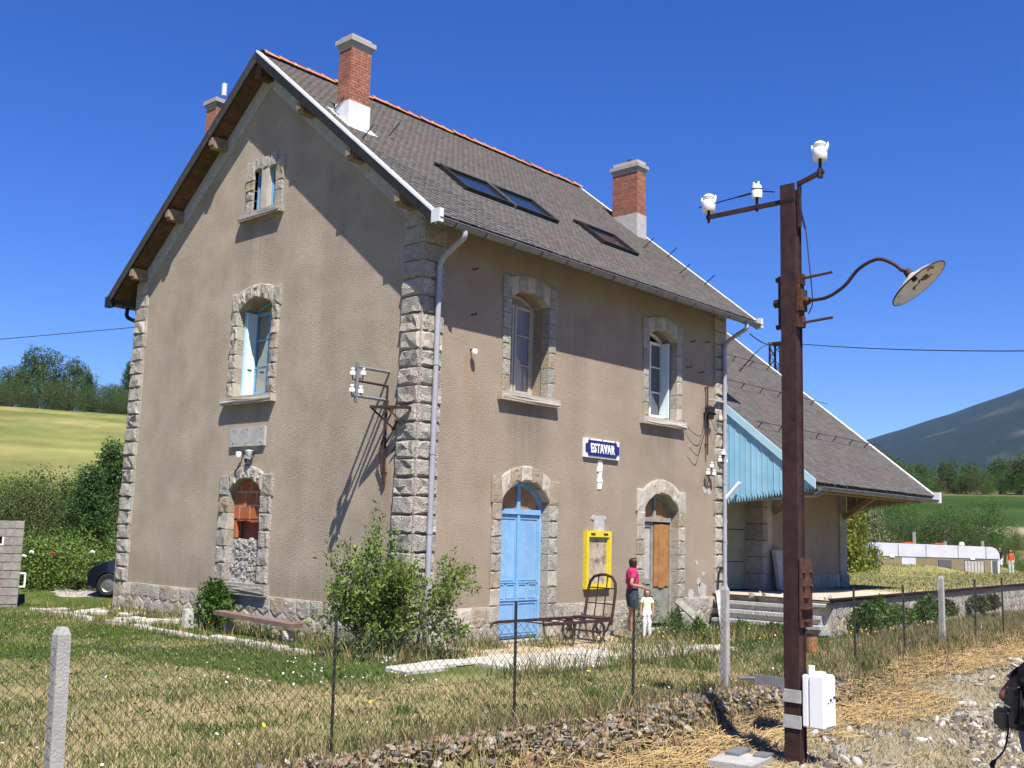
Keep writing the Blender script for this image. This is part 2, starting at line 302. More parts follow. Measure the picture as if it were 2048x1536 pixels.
def arch_hole(c, half, w0, spring, rise): return [(c-half,w0),(c+half,w0)]+arc(c,half,spring,rise)
def panel(outer, holes, mp, d0, d1, name, mat, parent):
    """a wall with real openings, front at d1, back at d0"""
    vs = [Vector(p) for p in outer]; fc = [list(range(len(outer)))]; 
    for h in holes:
        o = len(vs); vs += [Vector(p) for p in h]; fc.append(list(range(o,o+len(h))))
    r = delaunay_2d_cdt(vs, [], fc, 2, 1e-5); V2, F2 = r[0], r[2]
    b = MB(); n = len(V2); V = [mp(v.x,v.y,d1) for v in V2]+[mp(v.x,v.y,d0) for v in V2]
    F = [tuple(f) for f in F2]+[tuple(i+n for i in f[::-1]) for f in F2]
    cnt = {}
    for f in F2:
        for i in range(len(f)):
            e = (f[i], f[(i+1)%len(f)]); cnt.setdefault(tuple(sorted(e)), []).append(e)
    F += [(e[0][0], e[0][1], e[0][1]+n, e[0][0]+n) for e in cnt.values() if len(e) == 1]
    b.add(V,F); return b.build(name, mat, parent)
def arc_frame(b, c, half, w0, spring, rise, t, mp, d0, d1):
    """window or door casing: posts and an arched head of width t"""
    o = [(c+half,w0)]+arc(c,half,spring,rise,10)+[(c-half,w0)]
    i = [(c+half-t,w0)]+arc(c,half-t,spring,rise*(half-t)/half-.0*t,10)+[(c-half+t,w0)]
    i = [(u, min(w, 1e9) if k in (0,len(i)-1) else w-t*.55) for k,(u,w) in enumerate(i)]
    for k in range(len(o)-1): b.prism([o[k],o[k+1],i[k+1],i[k]], mp, d0, d1)
    return b
def curve_pts(pts, n=8):
    """Catmull-Rom through pts"""
    P = [Vector(p) for p in pts]; P = [2*P[0]-P[1]]+P+[2*P[-1]-P[-2]]; out = []
    for i in range(1,len(P)-2):
        for k in range(n):
            t = k/n; a,b,c,d = P[i-1:i+3]
            out.append(.5*((2*b)+(c-a)*t+(2*a-5*b+4*c-d)*t*t+(3*b-a-3*c+d)*t**3))
    return out+[P[-2]]
def sstep(a, b, x):
    t = max(0, min(1, (x-a)/(b-a))); return t*t*(3-2*t)
# ------------------------------------------------------------------ the ground: one sheet to the horizon
def interp(r, tab):
    if r <= tab[0][0]: return tab[0][1]
    for (a,b),(c,d) in zip(tab,tab[1:]):
        if r <= c: return b+(d-b)*(r-a)/(c-a)
    return tab[-1][1]
LEFT = [(0,0),(30,0),(45,.9),(100,8.6),(165,17.9),(200,19),(300,16),(9000,10)]
RIGHT = [(0,0),(40,-.1),(52,-.35),(62,-.35),(85,2.9),(125,6.6),(150,8.8),(172,9.8),(230,8.5),(300,14),(520,34.5),(800,30),(1200,30),(9000,30)]
def tz(x, y):
    dx, dy = x-CAM.x, y-CAM.y; r = math.hypot(dx,dy); az = math.degrees(math.atan2(dx,dy)-yaw)
    az = (az+180)%360-180
    k = sstep(-12, 8, az)
    z = interp(r,LEFT)*(1-k)+interp(r,RIGHT)*k
    if r > 300:
        n = noise.noise((x*.0021,y*.0021,3))*14+noise.noise((x*.008,y*.008,1))*5
        s = sstep(300,1200,r); z += n*s*.5
        z += 125*math.exp(-((az+31)/5.5)**2)*sstep(500,900,r)*(1-sstep(1000,1900,r))
        mk = interp(az, [(-60,.02),(5,.02),(14,.062),(19.1,.0875),(22.9,.1075),(26.3,.1285),(32,.155),(40,.15),(55,.07),(80,.02)])
        pk = sstep(900,3500,r)*(1-sstep(3600,5200,r))
        z += max(0, mk*3500-28)*pk*(1+.02*noise.noise((x*.004,y*.004,7)))+pk*n*.5
    if r < 60:
        b = sstep(-6.6,-7.15,y)*(1-sstep(2.5,6,x)); z += -.24*b
        z += .09*sstep(-4,-6,y)*(1-sstep(-6.5,-7,y))
        z += .13*sstep(3,8,x)*sstep(-3.5,-6,y)
        z += -.07*sstep(2,-1,x)*sstep(-1,1.5,y)
        z += .025*noise.noise((x*.9,y*.9,0))*sstep(3,5,r)
    return z
def fbm(x,y,s,o=0): return noise.noise((x*s,y*s,o))*.6+noise.noise((x*s*2.1,y*s*2.1,o+5))*.3+noise.noise((x*s*4.3,y*s*4.3,o+9))*.15
GREEN = (.075,.12,.022); DRY = (.4,.305,.155); TAN = (.34,.27,.15)
def lerp3(a,b,t): return tuple(p+(q-p)*t for p,q in zip(a,b))
def dryness(x,y):
    """0 fresh grass .. 1 dry grass on the lawn by the station"""
    d = sstep(-1.8,-4.6, y+.12*x) if x > -4 else sstep(4.5,-2.5,y+.5*(x+4))
    d = -.02+d*.68+.8*fbm(x,y,.42,2)+.5*fbm(x,y,1.3,4)
    if x < 0 and y > 2: d += .12
    return max(0, min(1, d))
def gcol(x, y, z):
    dx, dy = x-CAM.x, y-CAM.y; r = math.hypot(dx,dy); az = (math.degrees(math.atan2(dx,dy)-yaw)+180)%360-180
    n = fbm(x,y,.3)
    if r < 48:
        if y < -6.7+.04*x and az > -20:     # track side: stony, straw-coloured
            t = max(0,min(1,.45+.9*fbm(x,y,.7,3))); bk = sstep(-7.2,-6.9,y)*(1-sstep(2,5,x))
            return lerp3(lerp3((.31,.255,.16),(.36,.335,.29),t),(.15,.11,.075),bk)
        return lerp3(lerp3(GREEN,(.1,.13,.035),.5+n), (.42,.34,.18), dryness(x,y)*.95)
    if az < 2:
        if r < 45: return GREEN
        if r < 172:                        # mown meadow with swathes across the slope
            s = .5+.5*math.sin(r*.42+5*fbm(x,y,.03)+.06*az*4); s = .3*s+.9*fbm(x*.4,y*.4+x*.3,.14,6)+.5*fbm(x,y,.35,2)+.1+.25*sstep(118,95,r)*sstep(70,90,r)
            return lerp3((.13,.17,.04),(.36,.32,.13),max(0,min(1,s+.02)))
        if r < 400: return (.07,.09,.03)
        return lerp3((.05,.07,.035),(.14,.13,.07),max(0,min(1,.4+n)))
    if r < 62: return (.2,.2,.07)
    if r < 180:
        e = 100+25*fbm(x,y,.02,8)
        g = lerp3((.035,.075,.016),(.07,.11,.028),max(0,min(1,.5+1.3*fbm(x,y,.06,3))))
        if r < 84: g = lerp3(g,(.2,.19,.08),.6)
        if 84 < r < 92 and az > 23: g = lerp3(g,(.42,.36,.22),.7)
        if r > 146: g = (.16,.15,.06)
        return g
    if r < 300: return (.06,.08,.03)
    if r < 760: return lerp3((.13,.12,.05),(.24,.2,.1),max(0,min(1,.5+1.2*fbm(x,y,.02,4))))
    m = fbm(x,y,.0032,11)+.5*fbm(x,y,.012,2); hgt = (z-30)/400
    c = lerp3((.012,.022,.012),(.024,.036,.018),max(0,min(1,.5+n)))
    if m > .3-.1*hgt and hgt < .75: c = lerp3(c,(.13,.11,.085),min(1,(m-.3+.1*hgt)*4))
    return c
rad = []; r = .3
while r < 5300: rad.append(r); r *= 1.25 if r < 3 else 1.026 if r < 60 else (1.03 if r < 260 else 1.022)
angs = [a*.28 for a in range(-112,113)]
a = angs[-1]
while a < 320: a += 4.5; angs.append(min(a, 360+angs[0]-2))
na = len(angs); V = []; Cc = []
for r in rad:
    for a in angs:
        t = math.radians(a)+yaw; x = CAM.x+r*math.sin(t); y = CAM.y+r*math.cos(t); z = tz(x,y); V.append((x,y,z)); Cc.append(gcol(x,y,z))
Fc = [(i*na+j, i*na+(j+1)%na, (i+1)*na+(j+1)%na, (i+1)*na+j) for i in range(len(rad)-1) for j in range(na)]
MT['ground'] = M('ground', (.7,.7,.7), (1.2,1.18,1.12), .045, detail=12, rough=1., spec=.05, bump=.6, bscale=14, attr='tint', c3=None)
g = npmesh('ground', V, Fc, 'ground', col=Cc, smooth=True); g['kind'] = 'structure'
# ------------------------------------------------------------------ the station house
HL, HW, ZE, ZA, EO, OV = 10.46, 10.2, 7.516, 12.195, .672, .45
SL = (ZA-ZE)/(HW/2+EO)
zr = lambda y: ZE+SL*(min(y, HW-y)+EO)
H = thing('station_house', 'two-storey rendered station house with granite quoins and steep slate roof', 'building')
FW = [(2.95,.58,4.74,6.62,.22), (7.69,.58,4.74,6.62,.22)]; FD = [(2.95,.70,-.3,2.66,.38), (7.67,.69,-.3,2.66,.36)]
e = .02
holes = [arch_hole(c,h+e,w0,s,r+.03) for c,h,w0,s,r in FW+FD]
panel([(0,-.6),(HL,-.6),(HL,zr(0)-.2),(0,zr(0)-.2)], holes, fm, -.5, 0, 'facade_wall', 'plaster', H)
GW = (5.15,.61,4.74,6.62,.22); BW = (5.1,.57,.88,2.74,.26)
gh = [arch_hole(c,h+e,w0,s,r+.03) for c,h,w0,s,r in (GW,BW)]+[rect(4.72,4.99,8.78,9.7),rect(5.24,5.51,8.78,9.7)]
panel([(.5,-.6),(9.7,-.6),(9.7,zr(9.7)-.2),(5.1,ZA-.22),(.5,zr(.5)-.2)], gh, gm, -.5, 0, 'gable_wall', 'gable_plaster', H)
panel([(.5,-.6),(9.7,-.6),(9.7,zr(9.7)-.2),(5.1,ZA-.22),(.5,zr(.5)-.2)], [], at(gm,dd=-HL+.5), -.5, 0, 'far_gable_wall', 'plaster', H)
panel([(0,-.6),(HL,-.6),(HL,zr(0)-.2),(0,zr(0)-.2)], [], at(fm,dd=-9.7), -.5, 0, 'back_wall', 'plaster', H)
b = MB(); b.box((.5,.5,3.7),(HL-.5,9.7,3.9)); b.box((.5,.5,-.6),(HL-.5,9.7,-.1)); b.box((.5,.5,7.3),(HL-.5,9.7,7.45)); b.box((5.2,.5,0),(5.3,9.7,7.3)); b.build('floor','dark_interior',H)
# raking band of smooth render under the verge
b = MB(); T, Bt = .21, .66
for s in (0,1):
    f = (lambda y: y) if s == 0 else (lambda y: HW-y)
    y0 = .02; b.prism([(f(y0),zr(y0)-Bt),(f(5.1),ZA-Bt),(f(5.1),ZA-T),(f(y0),zr(y0)-T)], gm, -.02, .035)
b.build('verge_band','cement',H)
# quoins: one dressed block per course
def quoin(x, y, sx, sy, n, z0, z1, faces, seed):
    h = (z1-z0)/n
    for i in range(n):
        rr = random.Random(seed+i); a = z0+i*h+.006; c = z0+(i+1)*h-.006; b = MB(); p = .045; L1 = .5+rr.uniform(-.015,.015)
        X0,X1 = sorted((x-sx*p, x+sx*L1)); Y0,Y1 = sorted((y-sy*p, y+sy*L1))
        b.box((X0,Y0,a),(X1,Y1,c))
        am = .05 if i < n-3 else .015
        if 'f' in faces: stone(rect(X0+.03,X1-.02,a+.012,c-.012), at(fm,dd=-Y0), -.01, .003, am, seed+i*3, mb=b, margin=.86)
        if 'g' in faces: stone(rect(Y0+.03,Y1-.02,a+.012,c-.012), at(gm,dd=-X0), -.01, .003, am, seed+i*3+1, mb=b, margin=.86)
        b.build('quoin_stone', 'granite' if rr.random()>.14 else 'smooth_granite', H)
quoin(0,0,1,1,22,.67,7.86,'fg',100); quoin(0,HW,1,-1,22,.67,7.86,'g',300); quoin(HL,0,-1,1,22,.67,7.86,'f',500)
# plinth: polygonal rubble under a straight top course
def clip(poly, ax, v, keep):
    out = []
    for i in range(len(poly)):
        p, q = poly[i], poly[(i+1)%len(poly)]; ip = (p[ax]-v)*keep >= 0; iq = (q[ax]-v)*keep >= 0
        if ip: out.append(p)
        if ip != iq:
            t = (v-p[ax])/(q[ax]-p[ax]); out.append((p[0]+(q[0]-p[0])*t, p[1]+(q[1]-p[1])*t))
    return out
def jit(u, w, k, s=.035): return (u+s*noise.noise((u*3.7,w*3.7,k)), w+s*noise.noise((u*3.1,w*3.1,k+4)))
def hexfield(u0,u1,w0,w1,pitch,rowh,mp,d0,d1,seed,parent,name='plinth_stone',amp=.02,limit=999,mats=('granite','smooth_granite','granite','warm_granite','granite')):
    rows = int((w1-w0)/rowh)+2; cnt = 0; rest = MB(); todo = []
    for r in range(rows):
        off = (r%2)*pitch/2
        for k in range(-1,int((u1-u0)/pitch)+2):
            cu = u0+k*pitch+off; cw = w1-.62*rowh-r*rowh; hx = pitch/2; a = rowh*.33; h = rowh*.67
            P = [(cu-hx,cw-a),(cu,cw-h),(cu+hx,cw-a),(cu+hx,cw+a),(cu,cw+h),(cu-hx,cw+a)]
            if r == 0: P = [(cu-hx,cw-a),(cu,cw-h),(cu+hx,cw-a),(cu+hx,w1+.2),(cu-hx,w1+.2)]
            P = [jit(u,w,seed) for u,w in P]
            for ax,v,kp in ((0,u0,1),(0,u1,-1),(1,w0,1),(1,w1,-1)):
                if P: P = clip(P,ax,v,kp)
            if len(P) < 3: continue
            A = abs(sum(P[i][0]*P[(i+1)%len(P)][1]-P[(i+1)%len(P)][0]*P[i][1] for i in range(len(P))))/2
            if A < .012: continue
            mu = sum(p[0] for p in P)/len(P); mw = sum(p[1] for p in P)/len(P)
            todo.append(([(mu+(u-mu)*.95, mw+(w-mw)*.95) for u,w in P], r*97+k))
    for P,sd in todo:
        cnt += 1
        if cnt > limit: stone(P,mp,d0,d1,amp,seed+sd,mb=rest)
        else: stone(P,mp,d0,d1,amp,seed+sd,name,mats[(sd*7)%len(mats)],parent)
    if rest.v: rest.build(name,'granite',parent)['kind'] = 'stuff'
b = MB()
for u0,u1 in ((3.9,6.72),(8.62,HL)): q = MB(); q.box((u0,-.041,-.6),(u1,.1,.655)); q.build('plinth','mortar',H)
b.box((-.041,-.041,-.6),(2.0,.1,.655))
o = b; o.v and o.build('plinth','mortar',H); b = MB(); b.box((-.041,.1,-.6),(.1,HW+.03,.655)); b.build('plinth','mortar',H)
for u0,u1 in ((.02,1.96),(3.95,6.7),(8.64,HL)): hexfield(u0,u1,-.22,.66,.42,.3,fm,-.02,.045,11,H)
hexfield(.0,HW,-.3,.66,.42,.3,gm,-.02,.045,23,H)
# surrounds, sills
def surround(mp, c, ho, hi, wb, spring, rise, wsh, crown, nv, seed, sh=.42, top='granite', pr=.035, base=None, am=.04):
    hs = wsh-sh; n = max(2, round((hs-wb)/.32)); h = (hs-wb)/n
    for sg in (-1,1):
        f = lambda u: c+sg*u
        for i in range(n):
            a = wb+i*h+.005; q = wb+(i+1)*h-.005; rr = random.Random(seed+i+sg*50)
            o = ho+(.03 if base is not None and q < base else rr.uniform(-.008,.008))
            P = rect(*sorted((f(hi),f(o))),a,q)
            stone(P, mp, -.17, pr, am, seed+i*2+sg*40, 'surround_stone', 'granite' if rr.random() < .6 else 'smooth_granite' if rr.random() < .6 else 'warm_granite', H, margin=.82)
        P = [(f(hi),hs),(f(ho+.03),hs),(f(ho+.03),wsh),(f(hi+.05),wsh),(f(hi),spring)]
        if sg < 0: P = P[::-1]
        stone(P, mp, -.17, pr+.008, am*.6, seed+77+sg, 'surround_stone', top, H, margin=.82)
    I = arc(c,hi,spring,rise,nv*2); O = arc(c,hi+.045,wsh-.012,crown-wsh,nv*2)
    for k in range(nv):
        P = I[2*k:2*k+3]+O[2*k:2*k+3][::-1]; mu = sum(p[0] for p in P)/6; mw = sum(p[1] for p in P)/6
        stone([(mu+(u-mu)*.975,mw+(w-mw)*.985) for u,w in P], mp, -.17, pr, am, seed+200+k, 'arch_stone', top if k%2 else 'smooth_granite', H, margin=.82)
def sill(mp, u0, u1, w0, w1, seed, pr=.13, mat='smooth_granite'):
    b = MB(); b.prism(rect(u0,u1,w0,w1), mp, -.3, pr); stone(rect(u0+.03,u1-.03,w0+.03,w1-.05), at(mp,dd=pr), -.01, 0, .02, seed, mb=b); b.build('window_sill', mat, H)
for i,(c,h,w0,s,r) in enumerate(FW):
    surround(fm, c, .80, h, 4.75, s, r, 7.03, 7.16, 5, 700+i*300, pr=.025, am=.016); sill(fm, c-.9, c+.86, 4.57, 4.735, 31+i)
for i,(c,h,w0,s,r) in enumerate(FD): surround(fm, c, .97, h, -.3, s, r, 3.1, 3.36, 5, 1500+i*300, sh=.5, base=.72, top='warm_granite' if i == 0 else 'smooth_granite', am=.026)
surround(gm, 5.15, .85, .61, 4.75, 6.62, .22, 7.02, 7.15, 5, 2300); sill(gm, 4.27, 6.1, 4.57, 4.735, 41)
surround(gm, 5.1, .92, .57, .9, 2.74, .26, 3.1, 3.28, 5, 2700, sh=.46); sill(gm, 4.1, 6.05, .64, .875, 51, mat='granite')
for i,P in enumerate([rect(5.51,5.82,8.78,9.05),rect(5.51,5.8,9.06,9.28),rect(5.51,5.82,9.29,9.5),rect(5.51,5.84,9.51,9.95),rect(4.44,4.72,8.78,9.1),rect(4.45,4.72,9.11,9.32),rect(4.43,4.72,9.33,9.6),rect(4.4,4.7,9.61,9.86),
                      rect(5.2,5.5,9.71,10.0),rect(4.96,5.19,9.71,9.97),rect(4.72,4.95,9.71,10.02),rect(4.985,5.245,8.78,9.7)]):
    stone(P, gm, -.3 if i == 11 else -.12, .022, .025 if i != 11 else .012, 3000+i, 'surround_stone', 'warm_granite' if i in (2,6) else 'smooth_granite' if i == 11 else 'granite', H)
sill(gm, 4.38, 5.92, 8.6, 8.765, 61, mat='granite')
# ---- windows
def pane(mp, u0,u1,w0,w1,d,parent,mat='pane'): return MB().add([mp(u,w,d) for u,w in rect(u0,u1,w0,w1)],[(0,1,2,3)]).build('pane', mat, parent)
def casement(mp, c, h, w0, spring, rise, d, mat, leaves, bars, name='window'):
    b = MB(); arc_frame(b, c, h+.02, w0, spring, rise, .075, mp, d-.06, d); b.prism(rect(c-h+.06,c+h-.06,w0,w0+.07), mp, d-.055, d-.003)
    b.prism(rect(c-h+.05,c+h-.05,spring-.06,spring+.3), mp, d-.05, d-.012) if False else None
    o = b.build(name, mat, H)
    for sg in leaves:
        a, e2 = sorted((c+sg*.015, c+sg*(h-.055))); t = .055; f = MB(); dd = d+.012
        f.prism(rect(a,a+t,w0+.075,spring), mp, dd-.05, dd); f.prism(rect(e2-t,e2,w0+.075,spring), mp, dd-.05, dd)
        zs = [w0+.075]+[w0+.075+(spring-w0-.075)*k/bars for k in range(1,bars)]+[spring]
        for k,z in enumerate(zs):
            q = .07 if k in (0,len(zs)-1) else .03; z0 = z if k == 0 else z-q if k == len(zs)-1 else z-q/2
            f.prism(rect(a+t,e2-t,z0,z0+q), mp, dd-.045, dd-.004)
        f.build('casement', mat, o)
        for k in range(bars): pane(mp, a+t, e2-t, zs[k]+.015, zs[k+1]-.015, dd-.025, o)
    return o
wn = casement(fm, *FW[0], -.42, 'cream_paint', (-1,1), 3); pane(fm, FW[0][0]-.5, FW[0][0]+.5, 6.63, 6.78, -.44, wn); MB().prism(rect(2.4,3.5,4.75,6.82), fm, -.475, -.468).build('curtain', 'grey_backing', wn)  # plain grey sheet added behind the glass so these panes look lighter
wn = casement(fm, *FW[1], -.38, 'white_paint', (-1,1), 3)
s = MB(); s.prism(rect(8.2,8.24,4.8,6.62), fm, -.37, -.18); s.build('shutter', 'pale_blue_trim', wn); s = MB(); s.prism(rect(8.15,8.19,4.82,6.6), fm, -.36, -.14); s.build('shutter', 'shutter_lit', wn)  # the second leaf is coloured whiter to look sunlit
wn = casement(gm, *GW, -.4, 'blue_frame', (-1,1), 3)
MB().prism(rect(4.56,5.74,4.75,6.75), gm, -.462, -.456).build('curtain', 'curtain', wn)
s = MB(); s.prism(rect(5.705,5.745,4.78,6.62), gm, -.39, -.12); s.build('shutter', 'pale_blue_trim', wn); s = MB(); s.prism(rect(5.655,5.695,4.8,6.6), gm, -.38, -.14); s.build('shutter', 'shutter_lit', wn)  # front leaf whitened in colour for its sunlit look, back leaf left blue
MB().tube([gm(5.65,5.36,-.3),gm(5.65,5.36,-.2)], .012, 6).build('shutter_handle','black',wn)
for a,q in ((4.72,4.99),(5.24,5.51)):
    f = MB(); f.prism(rect(a,a+.045,8.78,9.7),gm,-.13,-.075); f.prism(rect(q-.045,q,8.78,9.7),gm,-.13,-.075); f.prism(rect(a+.045,q-.045,8.78,8.83),gm,-.125,-.08); f.prism(rect(a+.045,q-.045,9.65,9.7),gm,-.125,-.08)
    o = f.build('attic_window','blue_frame',H); pane(gm,a+.045,q-.045,8.83,9.65,-.1,o); MB().prism(rect(a,q,8.78,9.7),gm,-.49,-.48).build('dark_backing','dark_interior',o)  # dark sheet behind each pane stands in for the unlit attic
# bricked-up window
b = MB(); b.prism(rect(4.5,5.7,.87,1.75), gm, -.3, -.1); o = b.build('infill','cement',H)
rr = random.Random(5)
for i in range(10):
    for k in range(9):
        u = 4.53+(k+.5*(i%2))*.122+rr.uniform(-.05,.05); wz = .9+i*.088+rr.uniform(-.04,.04); r = rr.uniform(.035,.1)
        if u > 5.68 or wz > 1.76 or rr.random() < .12: continue
        n5 = rr.randint(5,6); a0 = rr.random()*6; stone([(u+r*math.cos(a0+6.283*j/n5),wz+r*.85*math.sin(a0+6.283*j/n5)) for j in range(n5)], gm, -.14, -.098+rr.uniform(-.004,.008), .024, 4000+i*20+k, 'rubble', 'granite', o)
MB().prism(rect(4.5,5.7,2.17,3.05), gm, -.3, -.121).build('brick_bed','brick_mortar',H)
for r_,z in enumerate((2.18,2.46,2.74)):
    for k in range(4):
        u0 = max(4.53, 4.36+k*.375+(r_%2)*.19); u1 = min(5.67, 4.36+(k+1)*.375-.03+(r_%2)*.19)
        if u1-u0 < .05: continue
        MB().prism(rect(u0,u1,z,min(z+.25,3.0)), gm, -.22, -.115).build('hollow_brick','hollow_brick',H)
for i in range(9):
    u = 4.55+i*.13; MB().prism(rect(u,u+.12,2.17-.02-.05*rr.random(),2.18), gm, -.2, -.125).build('hollow_brick','hollow_brick',H)
for u,z0,z1 in ((5.62,1.78,2.2),(4.53,1.76,2.2)): MB().prism(rect(u-.03,u+.05,z0,z1), gm, -.2, -.125).build('hollow_brick','hollow_brick',H)
MB().prism(rect(4.45,5.75,1.6,2.6), gm, -.36, -.32).build('rusty_sheet','rust_sheet',H)
# ---- doors
def arched_casing(c,h,spring,rise,mat,d,name,tr):
    b = MB(); arc_frame(b,c,h+.02,-.02,spring,rise,.085,fm,d-.08,d); b.prism(rect(c-h+.05,c+h-.05,tr,tr+.1),fm,d-.08,d+.025)
    top = spring+rise-.06; b.prism(rect(c-.045,c+.045,tr+.1,top),fm,d-.07,d+.005); return b.build(name,mat,H)
D1 = arched_casing(2.95,.70,2.66,.38,'blue_paint',-.17,'blue_door',2.4)
MB().prism([(2.33,2.5),(3.57,2.5),(3.57,2.7)]+arc(2.95,.6,2.68,.3,8)+[(2.33,2.7)],fm,-.24,-.215).build('plywood_panel','plywood',D1)
for sg in (-1,1):
    a,q = sorted((2.95+sg*.012,2.95+sg*.64)); d = -.19; b = MB()
    b.prism(rect(a,q,.03,2.39),fm,d-.05,d)
    def fr(u0,u1,w0,w1,t=.022,h=.016):
        b.prism(rect(u0,u0+t,w0,w1),fm,d,d+h); b.prism(rect(u1-t,u1,w0,w1),fm,d,d+h); b.prism(rect(u0+t,u1-t,w0,w0+t),fm,d,d+h-.002); b.prism(rect(u0+t,u1-t,w1-t,w1),fm,d,d+h-.002)
    m = (a+q)/2
    fr(a+.04,q-.04,1.12,2.33); fr(a+.04,m-.03,.78,1.06); fr(m+.03,q-.04,.78,1.06); fr(a+.04,q-.04,.12,.7)
    for zz in (1.075,.735,.075): b.prism(rect(a+.01,q-.01,zz,zz+.03),fm,d,d+.02)
    b.build('door_leaf','blue_paint',D1)
MB().prism(rect(2.915,2.985,.03,2.39),fm,-.19,-.155).build('cover_strip','blue_frame',D1)
D2 = arched_casing(7.67,.69,2.66,.36,'grey_wood',-.17,'weathered_door',2.38)
MB().prism([(7.06,2.48),(8.28,2.48),(8.28,2.7)]+arc(7.67,.59,2.68,.28,8)+[(7.06,2.7)],fm,-.24,-.215).build('plywood_panel','plywood',D2)
d = -.19; b = MB(); b.prism(rect(7.03,7.11,.1,2.37),fm,d-.05,d); b.prism(rect(7.55,7.64,.1,2.37),fm,d-.05,d); b.prism(rect(7.11,7.55,2.27,2.37),fm,d-.05,d-.002); b.prism(rect(7.11,7.55,.98,1.1),fm,d-.05,d-.002); b.prism(rect(7.11,7.55,.1,.25),fm,d-.05,d-.002)
b.build('door_leaf','grey_wood',D2); MB().prism(rect(7.1,7.56,1.09,2.28),fm,d-.04,d-.03).build('door_pane','cement',D2)
for k in range(4): MB().prism(rect(7.115+k*.109,7.22+k*.109,.25,.98),fm,d-.045,d-.02-.004*(k%2)).build('plank','grey_wood',D2)
for k in range(3): MB().prism(rect(7.67+k*.2,7.862+k*.2,.92-.03*(k==1),2.34),fm,d-.03,d+.012+.006*(k==1)).build('orange_plank','orange_wood',D2)
for k in range(4): MB().prism(rect(7.66+k*.157,7.81+k*.157,.1,.915),fm,d-.05,d-.01-.004*(k%2)).build('plank','grey_wood',D2)
for c in (2.95,7.67): MB().prism(rect(c-.72,c+.72,-.3,.0),fm,-.5,.06).build('door_step','granite',H)
# ---- roof
X0, X1 = -OV+.02, HL+OV-.02
def deck(name, prof, x0, x1, mat, parent):
    return MB().prism(prof, lambda u,w,d: Vector((d,u,w)), x0, x1).build(name, mat, parent)
RF = deck('roof', [(-EO,ZE-.03),(HW/2,ZA-.03),(HW+EO,ZE-.03),(HW+EO,ZE-.13),(HW/2,ZA-.2),(-EO,ZE-.13)], X0, X1, 'grey_board', H)
th = math.atan(SL); LS = (HW/2+EO)/math.cos(th)
def slates(parent, x0, x1, yb, zb, length, parts, sheet_gap=0, dirn=1, ww=.175, ex=.115, seed=0, skip=None):
    """overlapping slates: the nearest few hundred are parts, the rest joined"""
    rr = random.Random(seed); allq = []
    nr = int(length/ex)
    for r in range(nr):
        nx = int((x1-x0)/ww)+1
        for k in range(-1,nx):
            a = x0+k*ww+(r%2)*ww/2+rr.uniform(-.02,.02); c = min(x1,a+ww-.01); a = max(a,x0)
            if c-a < .03: continue
            if skip and skip((a+c)/2, r*ex): continue
            allq.append((a,c,r*ex,rr.uniform(-.014,.01),rr.uniform(0,.008)))
    y = lambda s: yb+dirn*s*math.cos(th); z = lambda s: zb+s*math.sin(th)
    nrm = Vector((0,-dirn*math.sin(th),math.cos(th)))
    def geo(q):
        a,c,s0,ds,dh = q; s0 += ds; s1 = s0+ex*1.9; o1 = nrm*(.034+dh); o0 = nrm*(.010+dh); t = nrm*.004
        A = [Vector((a,y(s0),z(s0)))+o0, Vector((c,y(s0),z(s0)))+o0, Vector((c,y(s1),z(s1)))+t, Vector((a,y(s1),z(s1)))+t]
        B = [Vector((a+.004,y(s0),z(s0)))+o1, Vector((c-.004,y(s0)+.004*dirn*(dh>.004),z(s0)))+o1, Vector((c,y(s1),z(s1)))+nrm*.012, Vector((a,y(s1),z(s1)))+nrm*.012]
        return A+B, [(4,5,6,7),(0,1,5,4),(1,2,6,5),(3,0,4,7)]
    allq.sort(key=lambda q: (Vector(((q[0]+q[1])/2, y(q[2]), z(q[2])))-CAM).length)
    for q in allq[:parts]: MB().add(*geo(q)).build('slate','slate',parent)
    VV = []; FF = []; CC = []
    for q in allq[parts:]:
        v,f = geo(q); o = len(VV); VV += v; FF += [tuple(i+o for i in g) for g in f]; t = rr.uniform(.82,1.15); tt = (t,t,t*.98) if rr.random() < .7 else (t*1.1,t*.96,t*.93); CC += [tt]*8
    o = npmesh('slate', VV, FF, 'slate_stuff', parent, col=CC); o['kind'] = 'stuff'
MT['slate_stuff'] = M('slate_stuff', (.142,.129,.118), (.168,.154,.141), 3, rough=.75, bump=.25, bscale=30, attr='tint', c3=(.2,.2,.17), s3=22, t3=(.6,.7))
slates(RF, X0+.04, X1-.04, -EO-.03, ZE-.02, LS+.02, 300, seed=1)
slates(RF, X0+.04, X1-.04, HW+EO+.03, ZE-.02, LS+.02, 0, dirn=-1, seed=2, ww=.33, ex=.2)
# sarking boards seen below the left verge and right verge
for s in (0,1):
    n = 42
    for i in range(n):
        t0 = .03+i/n*.955; t1 = t0+.945/n; yy = [(-EO+t*(HW/2+EO)) for t in (t0,t1)]; zz = [ZE+SL*(y+EO)-.20-.004*(i%3) for y in yy]
        if s: yy = [HW-y for y in yy]
        b = MB(); y0,y1 = yy; z0,z1 = zz
        b.add([(x,y,z+dz) for dz in (0,.03) for x,y,z in ((X0+.03,y0,z0),(.02,y0,z0),(.02,y1,z1),(X0+.03,y1,z1))],[(0,1,2,3),(4,5,6,7),(0,1,5,4),(1,2,6,5),(2,3,7,6),(3,0,4,7)])
        b.build('soffit_board','soffit',RF)
for dy in (1.62,3.3,4.78):
    for s in (-1,1):
        y = HW/2+s*dy; z = zr(y)-.2; b = MB(); b.box((X0+.05,y-.09,z-.26),(.06,y+.09,z-.005)); b.box((X0-.005,y-.07,z-.2),(X0+.06,y+.07,z-.03))
        b.build('purlin','old_wood',H)
